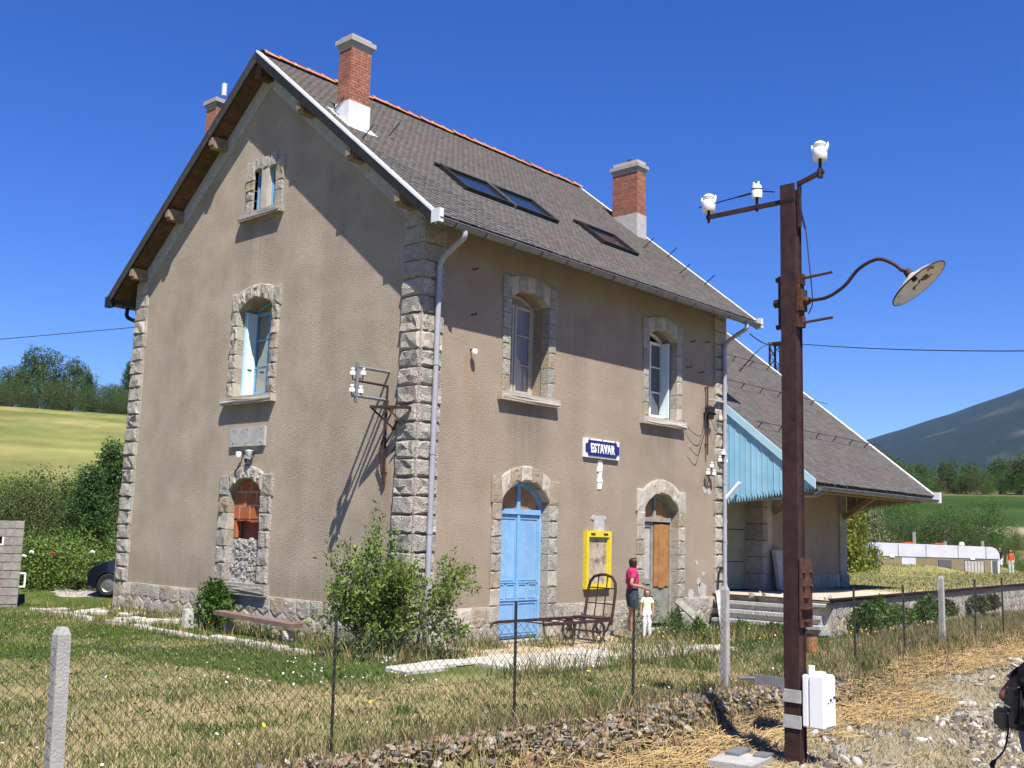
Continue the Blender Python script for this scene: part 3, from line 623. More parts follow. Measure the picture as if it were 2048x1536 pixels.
MB().box((X0+.05,HW/2-.1,ZA-.55),(.06,HW/2+.1,ZA-.22)).build('ridge_beam','soffit',H)
# barge boards and zinc verge caps
for xs,sg in ((X0,-1),(X1,1)):
    for s in (0,1):
        f = (lambda y: y) if s == 0 else (lambda y: HW-y)
        y0 = -EO-.02; ym = HW/2-.001
        mpx = lambda u,w,d: Vector((xs+sg*d,u,w)); zt = lambda y: ZE+SL*(y+EO)
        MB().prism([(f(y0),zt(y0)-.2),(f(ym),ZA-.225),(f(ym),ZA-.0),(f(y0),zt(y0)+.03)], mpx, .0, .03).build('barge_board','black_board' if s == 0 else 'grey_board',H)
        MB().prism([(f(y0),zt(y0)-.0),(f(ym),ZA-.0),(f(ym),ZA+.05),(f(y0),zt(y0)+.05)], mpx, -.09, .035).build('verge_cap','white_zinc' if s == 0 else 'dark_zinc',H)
b = MB(); b.box((X0-.04,-.85,ZE-.18),(X0+.06,-.64,ZE+.06)); b.build('verge_box','white_zinc',H)
b = MB(); b.box((X1-.06,-.85,ZE-.18),(X1+.04,-.64,ZE+.06)); b.build('verge_box','white_zinc',H)
b = MB(); b.box((X0-.04,HW+.55,ZE-.24),(X0+.1,HW+.8,ZE+.02)); b.build('verge_box','black_board',H)
# ridge tiles
prof = [(.13*math.cos(a),.1*math.sin(a)) for a in [math.pi*k/6 for k in range(7)]]
def ridge_mesh():
    b = MB(); vs = []
    for x,sc in ((0,1.0),(.06,1.12),(.07,1.0),(.42,.86)): vs += [Vector((x,u*sc,w*sc)) for u,w in prof]
    b.add(vs,[(i*7+k,i*7+k+1,(i+1)*7+k+1,(i+1)*7+k) for i in range(3) for k in range(6)]); return b.build('ridge_tile','terracotta')
rt = ridge_mesh(); rm = rt.data; bpy.data.objects.remove(rt); x = X0+.12; k = 0
while x < X1-.25:
    link('ridge_tile', rm, RF, (x,HW/2,ZA+.01+R_.uniform(-.008,.012)), (R_.uniform(-.05,.05),R_.uniform(-.02,.02),R_.uniform(-.02,.02))); x += .385; k += 1
# gutters with brackets
def gutter(x0,x1,y,z,parent,step=.78,r=.085):
    b = MB(); n = 8; vs = []
    for x in (x0,x1): vs += [Vector((x,y+r*math.cos(a),z+r*math.sin(a))) for a in [math.pi+math.pi*k/n for k in range(n+1)]]
    for x in (x0,x1): vs += [Vector((x,y+(r-.008)*math.cos(a),z+(r-.008)*math.sin(a))) for a in [math.pi+math.pi*k/n for k in range(n+1)]]
    m = n+1; fs = [(k,k+1,m+k+1,m+k) for k in range(n)]+[(2*m+k,3*m+k,3*m+k+1,2*m+k+1) for k in range(n)]
    b.add(vs,fs); b.tube([(x0,y-r,z+.004),(x1,y-r,z+.004)],.012,6)
    for x in (x0,x1): b.add([(x,y,z)]+[(x,y+r*math.cos(a),z+r*math.sin(a)) for a in [math.pi+math.pi*k/n for k in range(n+1)]],[tuple([0]+list(range(1,n+2)))])
    g = b.build('gutter','zinc',parent,smooth=40); x = x0+.4
    while x < x1-.1:
        q = MB(); q.lathe([(r+.007,-.012),(r+.007,.012)],Matrix.Translation((x,y,z))@Matrix.Rotation(math.pi/2,4,'Y'),16); q.build('gutter_bracket','black',g); x += step
    return g
gutter(X0-.02,X1+.02,-EO-.095,ZE-.11,H); gutter(X0,X1,HW+EO+.095,ZE-.11,H)
for x,nm in ((.27,'downpipe'),(10.27,'downpipe')):
    b = MB(); b.tube(curve_pts([(x-.03,-.765,ZE-.16),(x-.03,-.76,ZE-.3),(x-.01,-.5,ZE-.42),(x,-.2,ZE-.6),(x,-.138,ZE-.75),(x,-.135,ZE-.95)],5)+[(x,-.135,.3)],.052,10)
    for z in (6.2,5.0,3.4,2.0): b.tube([(x,-.135,z-.03),(x,-.135,z+.03)],.06,10)
    b.build(nm,'zinc_pipe',H,smooth=40)
MB().tube([(10.27,-.135,3.0),(10.36,-.5,3.42)],.045,8).build('pipe_offcut','white_paint',H,smooth=40)
b = MB(); b.tube(curve_pts([(.1,HW+.72,ZE-.16),(.1,HW+.7,ZE-.4),(.2,HW+.25,ZE-.6),(.25,HW+.12,ZE-.85),(.25,HW+.12,ZE-1.1)],5)+[(.25,HW+.12,0)],.05,8); b.build('downpipe','black_board',H,smooth=40)
# chimneys: every brick of the front two, around a mortar core
bcache = {}
def chimney(x0,x1,y0,y1,zb,zs,zt,capz,base,nparts,seed):
    b = MB(); b.box((x0+.006,y0+.006,zb),(x1-.006,y1-.006,capz)); c = b.build('chimney','brick_mortar',H); p = .0625; z = zs; i = 0; rest = MB()
    cnt = 0
    while z+p <= zt+.001:
        for ax in (0,1):
            L = (x1-x0) if ax == 0 else (y1-y0); n = max(2,round(L/.2)); off = (i+ax)%2
            ed = [0]+[(k+(.5 if off else 0))*L/n for k in range(1 if not off else 0,n)]+[L]
            ed = sorted(set(round(q,4) for q in ed))
            for k in range(len(ed)-1):
                l = ed[k+1]-ed[k]-.012
                if l < .03: continue
                for side in (0,1):
                    m = ed[k]+(ed[k+1]-ed[k])/2
                    if ax == 0: lo = (x0+m, (y0+.03 if side == 0 else y1-.03), z+p/2); rz = 0
                    else: lo = ((x0+.03 if side == 0 else x1-.03), y0+m, z+p/2); rz = math.pi/2
                    key = round(l,2)
                    if key not in bcache:
                        t = MB().cbox((0,0,0),(key,.066,.05)).build('brick','brick'); bcache[key] = t.data; bpy.data.objects.remove(t)
                    jj = random.Random(cnt+seed)
                    if side == 0 and cnt < nparts:
                        link('brick',bcache[key],c,(lo[0],lo[1],lo[2]),(0,0,rz+jj.uniform(-.015,.015))); cnt += 1
                    elif nparts == 0 or side == 1: rest.cbox((0,0,0),(key,.066,.05),Matrix.Translation(lo)@Matrix.Rotation(rz,4,'Z'))
        z += p; i += 1
    if rest.v: rest.build('brick','brick',c)['kind'] = 'stuff'
    o = .025; q = MB(); q.box((x0-o,y0-o,zt+.005),(x1+o,y1+o,zt+.07)); q.box((x0-o-.04,y0-o-.04,zt+.07),(x1+o+.04,y1+o+.04,zt+.17)); q.box((x0-.0,y0-.0,zt+.17),(x1+.0,y1+.0,zt+.2)); q.build('chimney_cap','concrete',c)
    q = MB(); q.box((x0-.02,y0-.02,zb),(x1+.02,y1+.02,zs-.005)); q.build('chimney_base',base,c)
    return c
c1 = chimney(.04,.56,2.44,2.84,9.75,10.58,11.76,12.0,'white_zinc',300,1)
b = MB(); b.add([Vector((x,y,zr(y)+.045)) for x,y in ((-.1,2.25),(.7,2.25),(.7,3.0),(-.1,3.0))],[(0,1,2,3)]); b.build('flashing','white_zinc',c1)
c3 = chimney(10.13,10.53,2.5,3.34,9.8,10.78,12.02,12.3,'cement',300,2)
MB().lathe([(.07,0),(.07,.22),(.05,.22),(.05,0)],Matrix.Translation((10.33,2.9,12.2)),12).build('flue','dark_rust',c3)
c2 = chimney(.12,.5,7.5,7.92,9.6,10.4,11.82,12.0,'cement',0,3)
MB().lathe([(.06,0),(.06,.3),(.045,.3)],Matrix.Translation((.3,7.5,12.1)),12).build('flue','white_zinc',c2)
# roof windows, snow hooks
def rp(x,s,o=0): return Vector((x,-EO+s*math.cos(th)-o*math.sin(th),ZE+s*math.sin(th)+o*math.cos(th)))
def sk(x0,x1,s0,s1):
    mp = lambda u,w,d: rp(u,w,d); b = MB(); t = .09
    for r in (rect(x0,x0+t,s0,s1),rect(x1-t,x1,s0,s1),rect(x0+t,x1-t,s0,s0+t),rect(x0+t,x1-t,s1-t,s1)): b.prism(r,mp,-.02,.13)
    b.prism(rect(x0-.08,x1+.08,s1,s1+.1),mp,-.02,.1); o = b.build('roof_window','black_board',RF)
    MB().prism(rect(x0+t,x1-t,s0+t,s1-t),mp,.06,.085).build('pane','skylight_glass',o)
    MB().prism(rect(x0+t,x0+t+.03,s0+t,s1-t),mp,.086,.1).build('glazing_strip','zinc',o); MB().prism(rect(x0-.03,x1+.03,s0-.07,s0-.003),mp,.035,.045).build('apron','zinc',o)
sk(1.98,3.42,2.15,3.22); sk(3.5,4.92,2.15,3.22); sk(6.35,7.75,1.9,2.9)
MB().prism(rect(3.42,3.5,2.15,3.22), lambda u,w,d: rp(u,w,d), -.02,.12).build('glazing_strip','zinc',RF)
for x,s in ((-.1,3.2),(.0,4.6),(1.3,4.3),(1.2,6.3),(9.2,3.0),(10.4,1.6),(9.4,1.75),(10.3,3.0)):
    b = MB(); b.tube([rp(x,s,.02),rp(x,s-.12,.4)],.012,5); b.tube([rp(x,s-.02,.03),rp(x,s-.2,.04)],.01,5); b.build('snow_hook','black_board',RF)
# small pieces fixed to the house walls
def insulator_geo(b, p, s=1, up=(0,0,1)):
    T = Matrix.Translation(p)@Vector((0,0,1)).rotation_difference(Vector(up)).to_matrix().to_4x4()@Matrix.Scale(s,4)
    b.lathe([(0,.18),(.045,.175),(.055,.15),(.045,.125),(.034,.115),(.034,.1),(.06,.09),(.072,.07),(.072,.0),(.055,-.005),(.05,.02),(.0,.02)],T,14)
for i,(x,z,t) in enumerate(((1.27,6.08,0),(1.27,5.41,1),(1.26,6.95,0),(9.57,6.84,0),(8.73,6.1,0),(9.3,6.05,0),(8.9,6.75,0))):
    b = MB(); b.tube([fm(x,z,0),fm(x,z,.12),fm(x,z+.03,.14)],.014,6); c = b.build('wall_hook','rust',H)
    if t:
        q = MB(); q.lathe([(.02,0),(.05,.01),(.06,.05),(.05,.1),(.03,.11)],Matrix.Translation(fm(x,z-.1,.12)),12); q.build('insulator','porcelain',c,smooth=50)
b = MB(); b.prism([(5.14,2.12),(5.5,2.12),(5.52,2.36),(5.58,2.4),(5.5,2.46),(5.3,2.44),(5.12,2.46),(5.06,2.38),(5.14,2.34)],fm,-.01,.02); b.build('cement_patch','cement',H)
b = MB(); rr = random.Random(3)
for i in range(8):
    z = 3.58-i*.075; w_ = .07+.04*rr.random()-.004*i; c = 5.34+rr.uniform(-.02,.02); b.prism([(c-w_,z-.05),(c+w_*.8,z-.045),(c+w_,z),(c+w_*.6,z+.05),(c-w_*.9,z+.04)],fm,-.01,.014+.004*(i%3))
b.build('plaster_patch','white_paint',H)
for x,z,r in ((8.95,.75,.12),(9.45,.82,.2),(9.3,1.0,.09),(9.5,1.2,.06),(9.2,1.45,.05),(9.55,3.2,.1),(9.75,3.15,.07)):
    n5 = 9; MB().prism([(x+r*(.7+.5*rr.random())*math.cos(6.283*k/n5),z+r*(.7+.6*rr.random())*math.sin(6.283*k/n5)) for k in range(n5)],fm,-.01,.008).build('plaster_patch','cement',H)
def tbl(): pass
# ------------------------------------------------------------------ things on the house walls
# name board
S = thing('station_sign','blue enamel name plate with white letters ESTAVAR on a pale stone tablet','sign',(5.34,-.0,3.86))
sm = lambda u,w,d: Vector((u,-d,w))
MB().prism(rect(-.61,.61,-.2,.2),sm,0,.06).build('stone_tablet','white_paint',S)
def notched(a,h,n):
    P = []
    for sx,sy in ((1,1),(-1,1),(-1,-1),(1,-1)):
        q = [(sx*a,sy*(h-n)),(sx*(a-n*.6),sy*(h-n)),(sx*(a-n*.6),sy*h)]
        P += q if sx*sy > 0 else q[::-1]
    return P
MB().prism([(-.59,-.09),(-.53,-.09),(-.5,-.13),(-.5,-.165),(.5,-.165),(.5,-.13),(.53,-.09),(.59,-.09),(.59,.09),(.53,.09),(.5,.13),(.5,.165),(-.5,.165),(-.5,.13),(-.53,.09),(-.59,.09)],sm,.062,.074).build('enamel_plate','enamel_blue',S)
def letters(txt, h, width, parent, mp_rot, loc, mat, off=.012):
    cu = bpy.data.curves.new('letters','FONT'); cu.body = txt; cu.size = 1; cu.align_x = 'CENTER'; cu.align_y = 'CENTER'; cu.offset = off; cu.extrude = .006; cu.space_character = 1.12
    t = bpy.data.objects.new('letters',cu); COL.objects.link(t); bpy.context.view_layer.update()
    me = bpy.data.meshes.new_from_object(t.evaluated_get(bpy.context.evaluated_depsgraph_get())); bpy.data.objects.remove(t)
    xs = [v.co.x for v in me.vertices]; ys = [v.co.y for v in me.vertices]
    sx = width/(max(xs)-min(xs)); sy = h/(max(ys)-min(ys)); cx = (max(xs)+min(xs))/2; cy = (max(ys)+min(ys))/2
    for v in me.vertices: v.co.x = (v.co.x-cx)*sx; v.co.y = (v.co.y-cy)*sy
    me.materials.clear(); me.materials.append(MT[mat]); o = link('letters',me,parent,loc,mp_rot); return o
letters('ESTAVAR',.2,.84,S,(math.pi/2,0,0),(0,-.08,0),'enamel_white',.03)
for x in (-.45,.0,.45): MB().tube([sm(x,.185,.05),sm(x,.185,.07)],.014,6).build('bolt','dark_rust',S)
# yellow notice frame
N = thing('notice_frame','empty yellow metal notice frame with a stained backing board','notice frame',(5.25,0,1.53))
b = MB()
for r in (rect(-.43,-.35,-.6,.6),rect(.35,.43,-.6,.6),rect(-.35,.35,-.6,-.51),rect(-.35,.35,.47,.6)): b.prism(r,sm,0,.09)
for r in (rect(-.35,-.325,-.51,.47),rect(.325,.35,-.51,.47)): b.prism(r,sm,0,.06)
b.build('frame','yellow',N); MB().prism(rect(-.34,.34,-.505,.465),sm,.005,.03).build('backing_board','stained_board',N)
for u in (-.22,.22): MB().prism(rect(u-.07,u+.07,.515,.55),sm,.09,.1).build('hinge','black_board',N)
# stone plaque on the gable
P = thing('wall_plaque','blank pale stone plaque with fixing holes between two gable windows','plaque',(0,5.14,3.87))
pm = lambda u,w,d: Vector((-d,u,w)); MB().prism(rect(-.62,.62,-.2,.2),pm,0,.055).build('slab','cement',P)
for u in (-.5,0,.5):
    for z in (-.13,.14): MB().tube([pm(u,z,.05),pm(u,z,.057)],.017,7).build('fixing_hole','black',P)
for y,lab,k in ((5.29,'cracked white porcelain insulator below the plaque, left of the spout',0),(4.91,'white porcelain spout with dark mouth below the plaque',1)):
    t = thing('wall_insulator',lab,'insulator',(0,y,3.5)); b = MB(); b.tube([(0,0,0),(-.12,0,-.02)],.02,6); b.build('stem','dark_rust',t)
    q = MB(); q.lathe([(.02,.06),(.06,.05),(.065,-.02),(.05,-.07),(.02,-.08)] if k == 0 else [(.03,-.08),(.05,-.06),(.07,.03),(.085,.06),(.08,.07),(.03,.06)],Matrix.Translation((-.12,0,-.0)),12); q.build('cap','porcelain',t,smooth=50)
t = thing('vent_hole','small dark vent hole with a pale stone collar over the brick-filled window arch','vent',(0,5.1,3.36)); b = MB(); b.prism([(-.07,-.07),(.07,-.07),(.08,.02),(0,.09),(-.08,.02)],pm,0,.07); b.build('collar','cement',t); MB().prism(rect(-.045,.045,-.02,.05),pm,.07,.075).build('mouth','black',t)
# cable bracket by the corner
K = thing('cable_bracket','rusty cable bracket with steel arms and porcelain insulators on the gable by the corner','bracket',(0,.8,4.3))
b = MB(); b.tube([(0,0,.58),(-.8,0,.58)],.03,8); b.build('arm','steel',K); b = MB(); b.tube([(0,0,.06),(-.82,0,.06)],.03,8); b.build('arm','steel',K)
MB().beam((-.76,0,-.06),(-.76,0,.66),.05,.05).build('upright','steel',K)
b = MB(); b.tube(curve_pts([(-.05,-.03,-1.28),(-.06,-.03,-.5),(-.06,-.03,.25),(-.1,-.03,.31),(-.4,-.03,.32),(-.74,0,.33)],5),.022,7); b.build('conduit','dark_rust',K)
b = MB(); b.tube([(-.05,.03,-1.3),(-.12,.04,-.85),(-.05,.02,-.6)],.02,6); b.beam((0,-.03,-1.25),(-.1,-.03,-1.25),.04,.02); b.tube([(-.04,-.03,-1.45),(-.06,-.03,-1.25)],.03,6); b.build('strap','rust',K)
b = MB(); b.beam((-.42,.0,-.1),(-.1,-.72,-.12),.06,.05); b.beam((-.42,0,-.1),(0,-.2,-.48),.035,.03); b.beam((-.3,-.3,-.11),(-.04,-.62,-.5),.035,.03); b.beam((0,-.14,-.1),(-.42,0,-.1),.04,.03); b.beam((-.05,-.5,-.12),(-.06,-.2,-.5),.03,.02); b.beam((-.05,-.62,-.5),(-.05,-.2,-.9),.02,.02); b.build('wall_frame','dark_rust',K)
for x,z,up in ((-.86,.42,1),(-.62,.45,1),(-.86,.12,1),(-.66,.12,1)):
    q = MB(); q.tube([(-.76,0,z-.07),(x,0,z-.08),(x,0,z-.01)],.012,6); st = q.build('pin','dark_rust',K); q = MB(); insulator_geo(q,(x,0,z),.72); q.build('insulator','porcelain',st,smooth=50)
for y,z0,z1,w_ in ((.78,2.75,3.02,.03),(.7,2.2,2.9,.045)): MB().prism(rect(y-w_,y+w_,z0,z1),gm,-.01,.006).build('rust_stain','rust_stain',K) if False else None
# cables and fittings at the far end of the facade
K = thing('cable_mount','rusty vertical cable mount with a pale arm beside the upper right window','bracket',(9.55,0,4.3))
b = MB(); b.tube([(0,-.08,-.25),(0,-.08,1.5)],.022,6); b.tube([(0,0,0),(0,-.1,0)],.02,6); b.tube([(0,0,1.4),(0,-.1,1.4)],.02,6); b.build('upright','rust',K)
MB().beam((.0,-.1,1.12),(.75,-.12,1.12),.05,.04).build('arm','cream_paint',K); b = MB(); b.box((-.1,-.2,.62),(.1,-.06,.9)); b.tube([(-.14,-.2,.8),(.16,-.2,.75)],.03,6); b.build('junction','black_board',K)
b = MB(); b.tube(curve_pts([(-.1,-.1,.75),(-.35,-.12,.2),(-.75,-.1,.25),(-1.05,-.05,.5)],6),.008,4); b.tube(curve_pts([(-.05,-.1,.5),(-.3,-.12,.1),(-.5,-.12,-.3),(-.85,-.1,-.15)],6),.008,4); b.tube(curve_pts([(.05,-.1,.7),(.3,-.15,.35),(.42,-.14,.6),(.35,-.12,1.1)],6),.008,4); b.build('loose_wire','black',K)
for x,z,lab in ((9.6,3.55,'cluster of white insulators on the facade right of the weathered door'),(10.15,3.9,'broken white insulator cluster on the corner quoin beside the drainpipe')):
    t = thing('insulator_cluster',lab,'insulators',(x,0,z)); b = MB(); b.tube([(0,0,0),(0,-.14,0)],.016,6); b.tube([(-.13,-.14,0),(.16,-.14,0)],.014,6); b.tube([(0,-.14,0),(.04,-.14,.2)],.014,6); b.build('stem','dark_rust',t)
    for dx,dz in ((-.12,.02),(.15,.02),(.05,.2)): q = MB(); insulator_geo(q,(dx,-.14,dz),.75); q.build('insulator','porcelain',t,smooth=50)
t = thing('drain_hose','thin black hose running down the wall to a black box at the right corner','hose',(9.9,-.08,.1)); b = MB(); b.tube(curve_pts([(.3,-.03,1.2),(.12,-.05,1.18),(.08,-.05,.9),(.02,-.06,.4),(-.1,-.1,.1)],5),.022,6); b.build('hose','black',t); MB().box((-.25,-.3,-.1),(.02,-.02,.16)).build('box','black',t)
# ------------------------------------------------------------------ goods shed beyond the house
A = thing('goods_shed','rendered goods shed with wide slate canopy roof and pale blue boarded end','shed',(0,0,0))
AX0, AX1, AE, AZ = HL+.03, 17.95, -2.42, 3.42
az_ = lambda y: AZ+SL*(y-AE)
PZ = .74
panel([(12.62,.3),(17.35,.3),(17.35,az_(0)-.2),(12.62,az_(0)-.2)], [], fm, -.5, 0, 'front_wall', 'plaster', A)
panel([(.5,.3),(9.5,.3),(9.5,az_(.7)-.2),(5.1,az_(5.1)-.25),(.5,az_(.5)-.2)], [], at(gm,dd=-17.35), 0, .5, 'end_wall', 'plaster', A)
b = MB(); b.box((HL+.01,.55,.3),(12.65,.63,5.2)); b.build('door_recess','dark_interior',A)
MT['shed_door'] = M('shed_door', (.3,.31,.2), (.4,.4,.27), 3, rough=.8, c3=(.24,.1,.05), s3=6, t3=(.6,.72))
for i,(z0,z1) in enumerate(((.76,1.45),(1.47,2.28),(2.3,3.05),(3.07,3.75))):
    for k in range(2): MB().box((10.5+k*.98,.5+.006*(i%2),z0),(11.46+k*.98,.545,z1)).build('door_board','shed_door',A)
MB().box((10.5,.05,.76),(10.56,.12,2.0)).build('red_pipe','rust_sheet',A)
for i in range(8):
    z0 = .74+i*.43; b = MB(); b.box((12.4,.0,z0+.008),(12.64,.55,z0+.422)); stone(rect(12.42,12.63,z0+.015,z0+.415),fm,-.01,.012,.015,i,mb=b); b.build('jamb_stone','granite',A)
    b = MB(); b.box((12.64,-.012,z0+.008),(12.9,.2,z0+.422)); b.build('jamb_stone','smooth_granite',A)
    b = MB(); b.box((16.95,-.05,z0+.008),(17.4,.3,z0+.422)); b.build('quoin_stone','granite',A)
hexfield(12.92,16.94,.5,1.12,.5,.34,fm,-.02,.04,77,A)
MB().box((16.9,-.09,.5),(17.46,.3,1.1)).build('pier_base','granite',A)
deck('roof',[(AE,AZ-.03),(5.1,az_(5.1)-.03),(12.6,AZ-.03),(12.6,AZ-.13),(5.1,az_(5.1)-.2),(AE,AZ-.13)],AX0,AX1,'grey_board',A)
RA = [o for o in A.children if o.name.startswith('roof')][0]
slates(RA, AX0, AX1-.04, AE-.03, AZ-.02, (5.1-AE)/math.cos(th)+.02, 0, seed=5, skip=lambda x,s: x < HL+.4 and False)
gutter(AX0+.02,AX1+.05,AE-.1,AZ-.12,A,step=.9,r=.08)
for s in (0,):
    mpx = lambda u,w,d: Vector((AX1+d,u,w))
    MB().prism([(AE-.02,AZ-.2),(5.1,az_(5.1)-.225),(5.1,az_(5.1)+.06),(AE-.02,AZ+.06)],mpx,-.1,.03).build('verge_cap','white_zinc',A)
    MB().prism([(AE+.3,AZ+.36),(1.45,az_(1.45)+.055),(1.45,az_(1.45)+.1),(AE+.3,AZ+.36)],mpx,-.1,.12) if False else None
MB().box((AX1-.08,AE-.2,AZ-.2),(AX1+.06,AE+.02,AZ+.1)).build('verge_box','white_zinc',A)
# snow rails
for s in (2.15,4.3,6.2,8.2):
    rp2 = lambda x,o=0: Vector((x,AE+s*math.cos(th)-o*math.sin(th),AZ+s*math.sin(th)+o*math.cos(th)))
    b = MB(); b.tube([rp2(AX0+.05,.2),rp2(AX1+.1,.2)],.009,4)
    x = AX0+.3
    while x < AX1: b.tube([rp2(x,.02),rp2(x,.22)],.014,5); x += 1.05
    b.build('snow_rail','black_board',A)
# pale blue boards closing the canopy end, saw-tooth lower edge
xb = AX0-.02
for end,(x,mat) in enumerate(((AX0-.0,'pale_blue'),(AX1-.42,'old_wood'))):
    n = 16; wd = (-AE+.0)/n
    for i in range(n):
        y0 = -i*wd-.008; y1 = -(i+1)*wd+.004
        y0,y1 = sorted((y0,y1)); ztop0, ztop1 = az_(y0)-.14, az_(y1)-.14; zb = 2.96+.02*(i/n)*15
        zb = 2.97+.33*(-(y0+y1)/2/2.42)
        m = (y0+y1)/2; q = (y1-y0)/4
        P = [(y0,zb+.04),(y0+q,zb-.08),(m,zb+.04),(m+q,zb-.08),(y1,zb+.04),(y1,ztop1),(y0,ztop0)]
        MB().prism(P,lambda u,w,d: Vector((x-d,u,w)),-.02,.006*(i%2)).build('valance_board',mat,A)
    if end == 0:
        for i in range(n): 
            y = -i*wd; MB().prism(rect(y-.014,y+.01,2.97+.33*(-y/2.42)+.06,az_(y)-.16),lambda u,w,d: Vector((x-d,u,w)),.004,.012).build('cover_strip','pale_blue',A) if i else None
        MB().prism([(AE-.02,AZ-.16),(-.0,az_(0)-.16),(0,az_(0)+.06),(AE-.02,AZ+.06)],lambda u,w,d: Vector((x-d,u,w)),.024,.06).build('barge_board','pale_blue_trim',A)
# canopy brackets and rafters
for x in (13.0,17.2):
    b = MB(); b.beam((x,-.06,2.75),(x,-1.5,3.7),.14,.14); b.beam((x,-.05,4.0),(x,-2.3,3.3),.14,.16); b.build('canopy_brace','old_wood',A)
MB().box((AX0+.1,-2.2,3.2),(AX1-.4,-2.05,3.36)).build('canopy_beam','old_wood',A)
b = MB(); b.tube([(11.0,-2.45,3.26),(10.65,-2.35,3.12),(10.62,-1.2,3.05),(10.55,-.2,2.98)],.05,8); b.build('drain_pipe','zinc',A,smooth=40)
t = thing('leaning_slab','pale stone slab leaning on the shed wall beside the doorway','slab',(12.9,-.35,PZ)); MB().box((-.28,-.05,0),(.28,.05,1.05),Matrix.Rotation(-.2,4,'X')@Matrix.Rotation(.1,4,'Y')).build('slab','cement',t)
# ------------------------------------------------------------------ platform
PL = thing('platform','raised stone-faced station platform with a rail along its edge','platform',(0,0,0))
E0 = Vector((9.75,-3.1,0)); E1 = Vector((46,-.85,0)); ed = (E1-E0).normalized(); en = Vector((ed.y,-ed.x,0)); LE = (E1-E0).length
pmf = lambda u,w,d: E0+ed*u+en*d+Vector((0,0,w))
hexfield(0,22,-.3,.68,.42,.3,pmf,-.02,.045,91,PL,name='wall_stone',limit=200)
b = MB(); b.prism(rect(-.0,LE,-.6,.66),pmf,-.5,-.0); b.build('wall','mortar',PL)
b = MB(); b.prism(rect(-.2,LE,.66,.7),pmf,-.02,.1); b.prism(rect(-.2,LE,.7,.77),pmf,.05,.07); b.prism(rect(-.2,LE,.77,.80),pmf,.02,.1); b.build('edge_rail','dark_rust',PL)
b = MB(); b.prism(rect(-.1,LE,.6,.655),pmf,-.4,.06); b.build('coping','cement',PL)
b = MB(); c = [(9.9,-3.0),(10.45,-.0),(17.4,.0),(17.4,9),(46,14),(46,-.85)]
b = MB(); b.prism([(9.95,-3.05),(46,-.85),(46,16),(17.4,16),(17.4,.6),(10.3,.6)],lambda u,w,d: Vector((u,w,d)),-.5,PZ-.03); b.build('platform_fill','platform_top',PL)
# top surface: gravel by the shed, worn grass beyond, falling away at the far end
VV = []; CC = []; FF = []; nx, ny = 150, 60
for i in range(nx+1):
    for j in range(ny+1):
        x = 9.9+i*(50-9.9)/nx; ye = -3.08+(x-9.75)*(2.25/36.25); y = ye+(j/ny)**1.6*(16-ye)
        z = PZ+.03*noise.noise((x*.6,y*.6,2))+.09*sstep(20,30,x)*sstep(ye+1,ye+6,y)*max(0,1-abs(x-34)/16); z += .27*sstep(30,37,x)*sstep(3.2,5,y); z -= 1.4*sstep(46.5,50,x)
        if x < 17.45 and y > .55: z = PZ-.02
        VV.append((x,y,z)); n = fbm(x,y,.5,3)
        gr = sstep(14.8,16.5,x+1.2*n); edge = sstep(ye+2.2+n,ye+.7+n,y)
        CC.append(lerp3((.62,.53,.42), lerp3(lerp3((.2,.23,.07),(.43,.36,.18),max(0,min(1,.42+1.1*fbm(x,y,.35,1)))),(.4,.34,.22),edge*.4), gr))
FF = [(i*(ny+1)+j,(i+1)*(ny+1)+j,(i+1)*(ny+1)+j+1,i*(ny+1)+j+1) for i in range(nx) for j in range(ny)]
npmesh('platform_surface',VV,FF,'ground',PL,col=CC,smooth=True)
# steps up from the station yard, facing the house corner
for i,(x0,x1,z) in enumerate(((9.35,9.75,.2),(9.6,10.0,.4),(9.85,10.4,.59))):
    for k in range(2):
        y0 = -3.05+.12*i; ym = -1.62; a,q = ((y0,ym-.006) if k == 0 else (ym+.006,-.35)); b = MB(); b.box((x0+.03,a,z-.2),(x1,q,z-.07)); b.box((x0-.05,a,z-.07),(x1,q,z)); b.build('step','cement',PL)
b = MB(); b.box((9.75,-3.0,-.3),(10.4,-.1,.39)); b.build('step_core','granite',PL)
rr = random.Random(12)
def rockmesh(seed, flat=.5):
    r2 = random.Random(seed); bm = bmesh.new(); bmesh.ops.create_icosphere(bm, subdivisions=1, radius=1)
    for v in bm.verts: v.co *= r2.uniform(.6,1.3); v.co.z *= flat
    me = bpy.data.meshes.new('rock'); bm.to_mesh(me); bm.free(); return me
RK = {}
for k in range(7):
    for nm,mt in (('a','granite'),('b','warm_granite'),('c','pale_stone'),('d','dark_stone'),('e','brown_stone')):
        if mt not in MT: MT[mt] = M(mt, (.12,.11,.105) if mt[0] == 'd' else (.24,.15,.09), (.2,.185,.175) if mt[0] == 'd' else (.36,.25,.16), 9, bump=.5, rnd=.2)
        me = rockmesh(k*3+1); me.materials.append(MT[mt]); RK[(k,nm)] = me
for i in range(34):
    link('rubble', RK[(rr.randint(0,6),rr.choice('abcc'))], PL, (rr.uniform(9.9,11.2),rr.uniform(-2.9,-.3),.64+rr.uniform(0,.13)),(rr.random()*3,rr.random()*3,rr.random()*6),[rr.uniform(.05,.13)]*3)
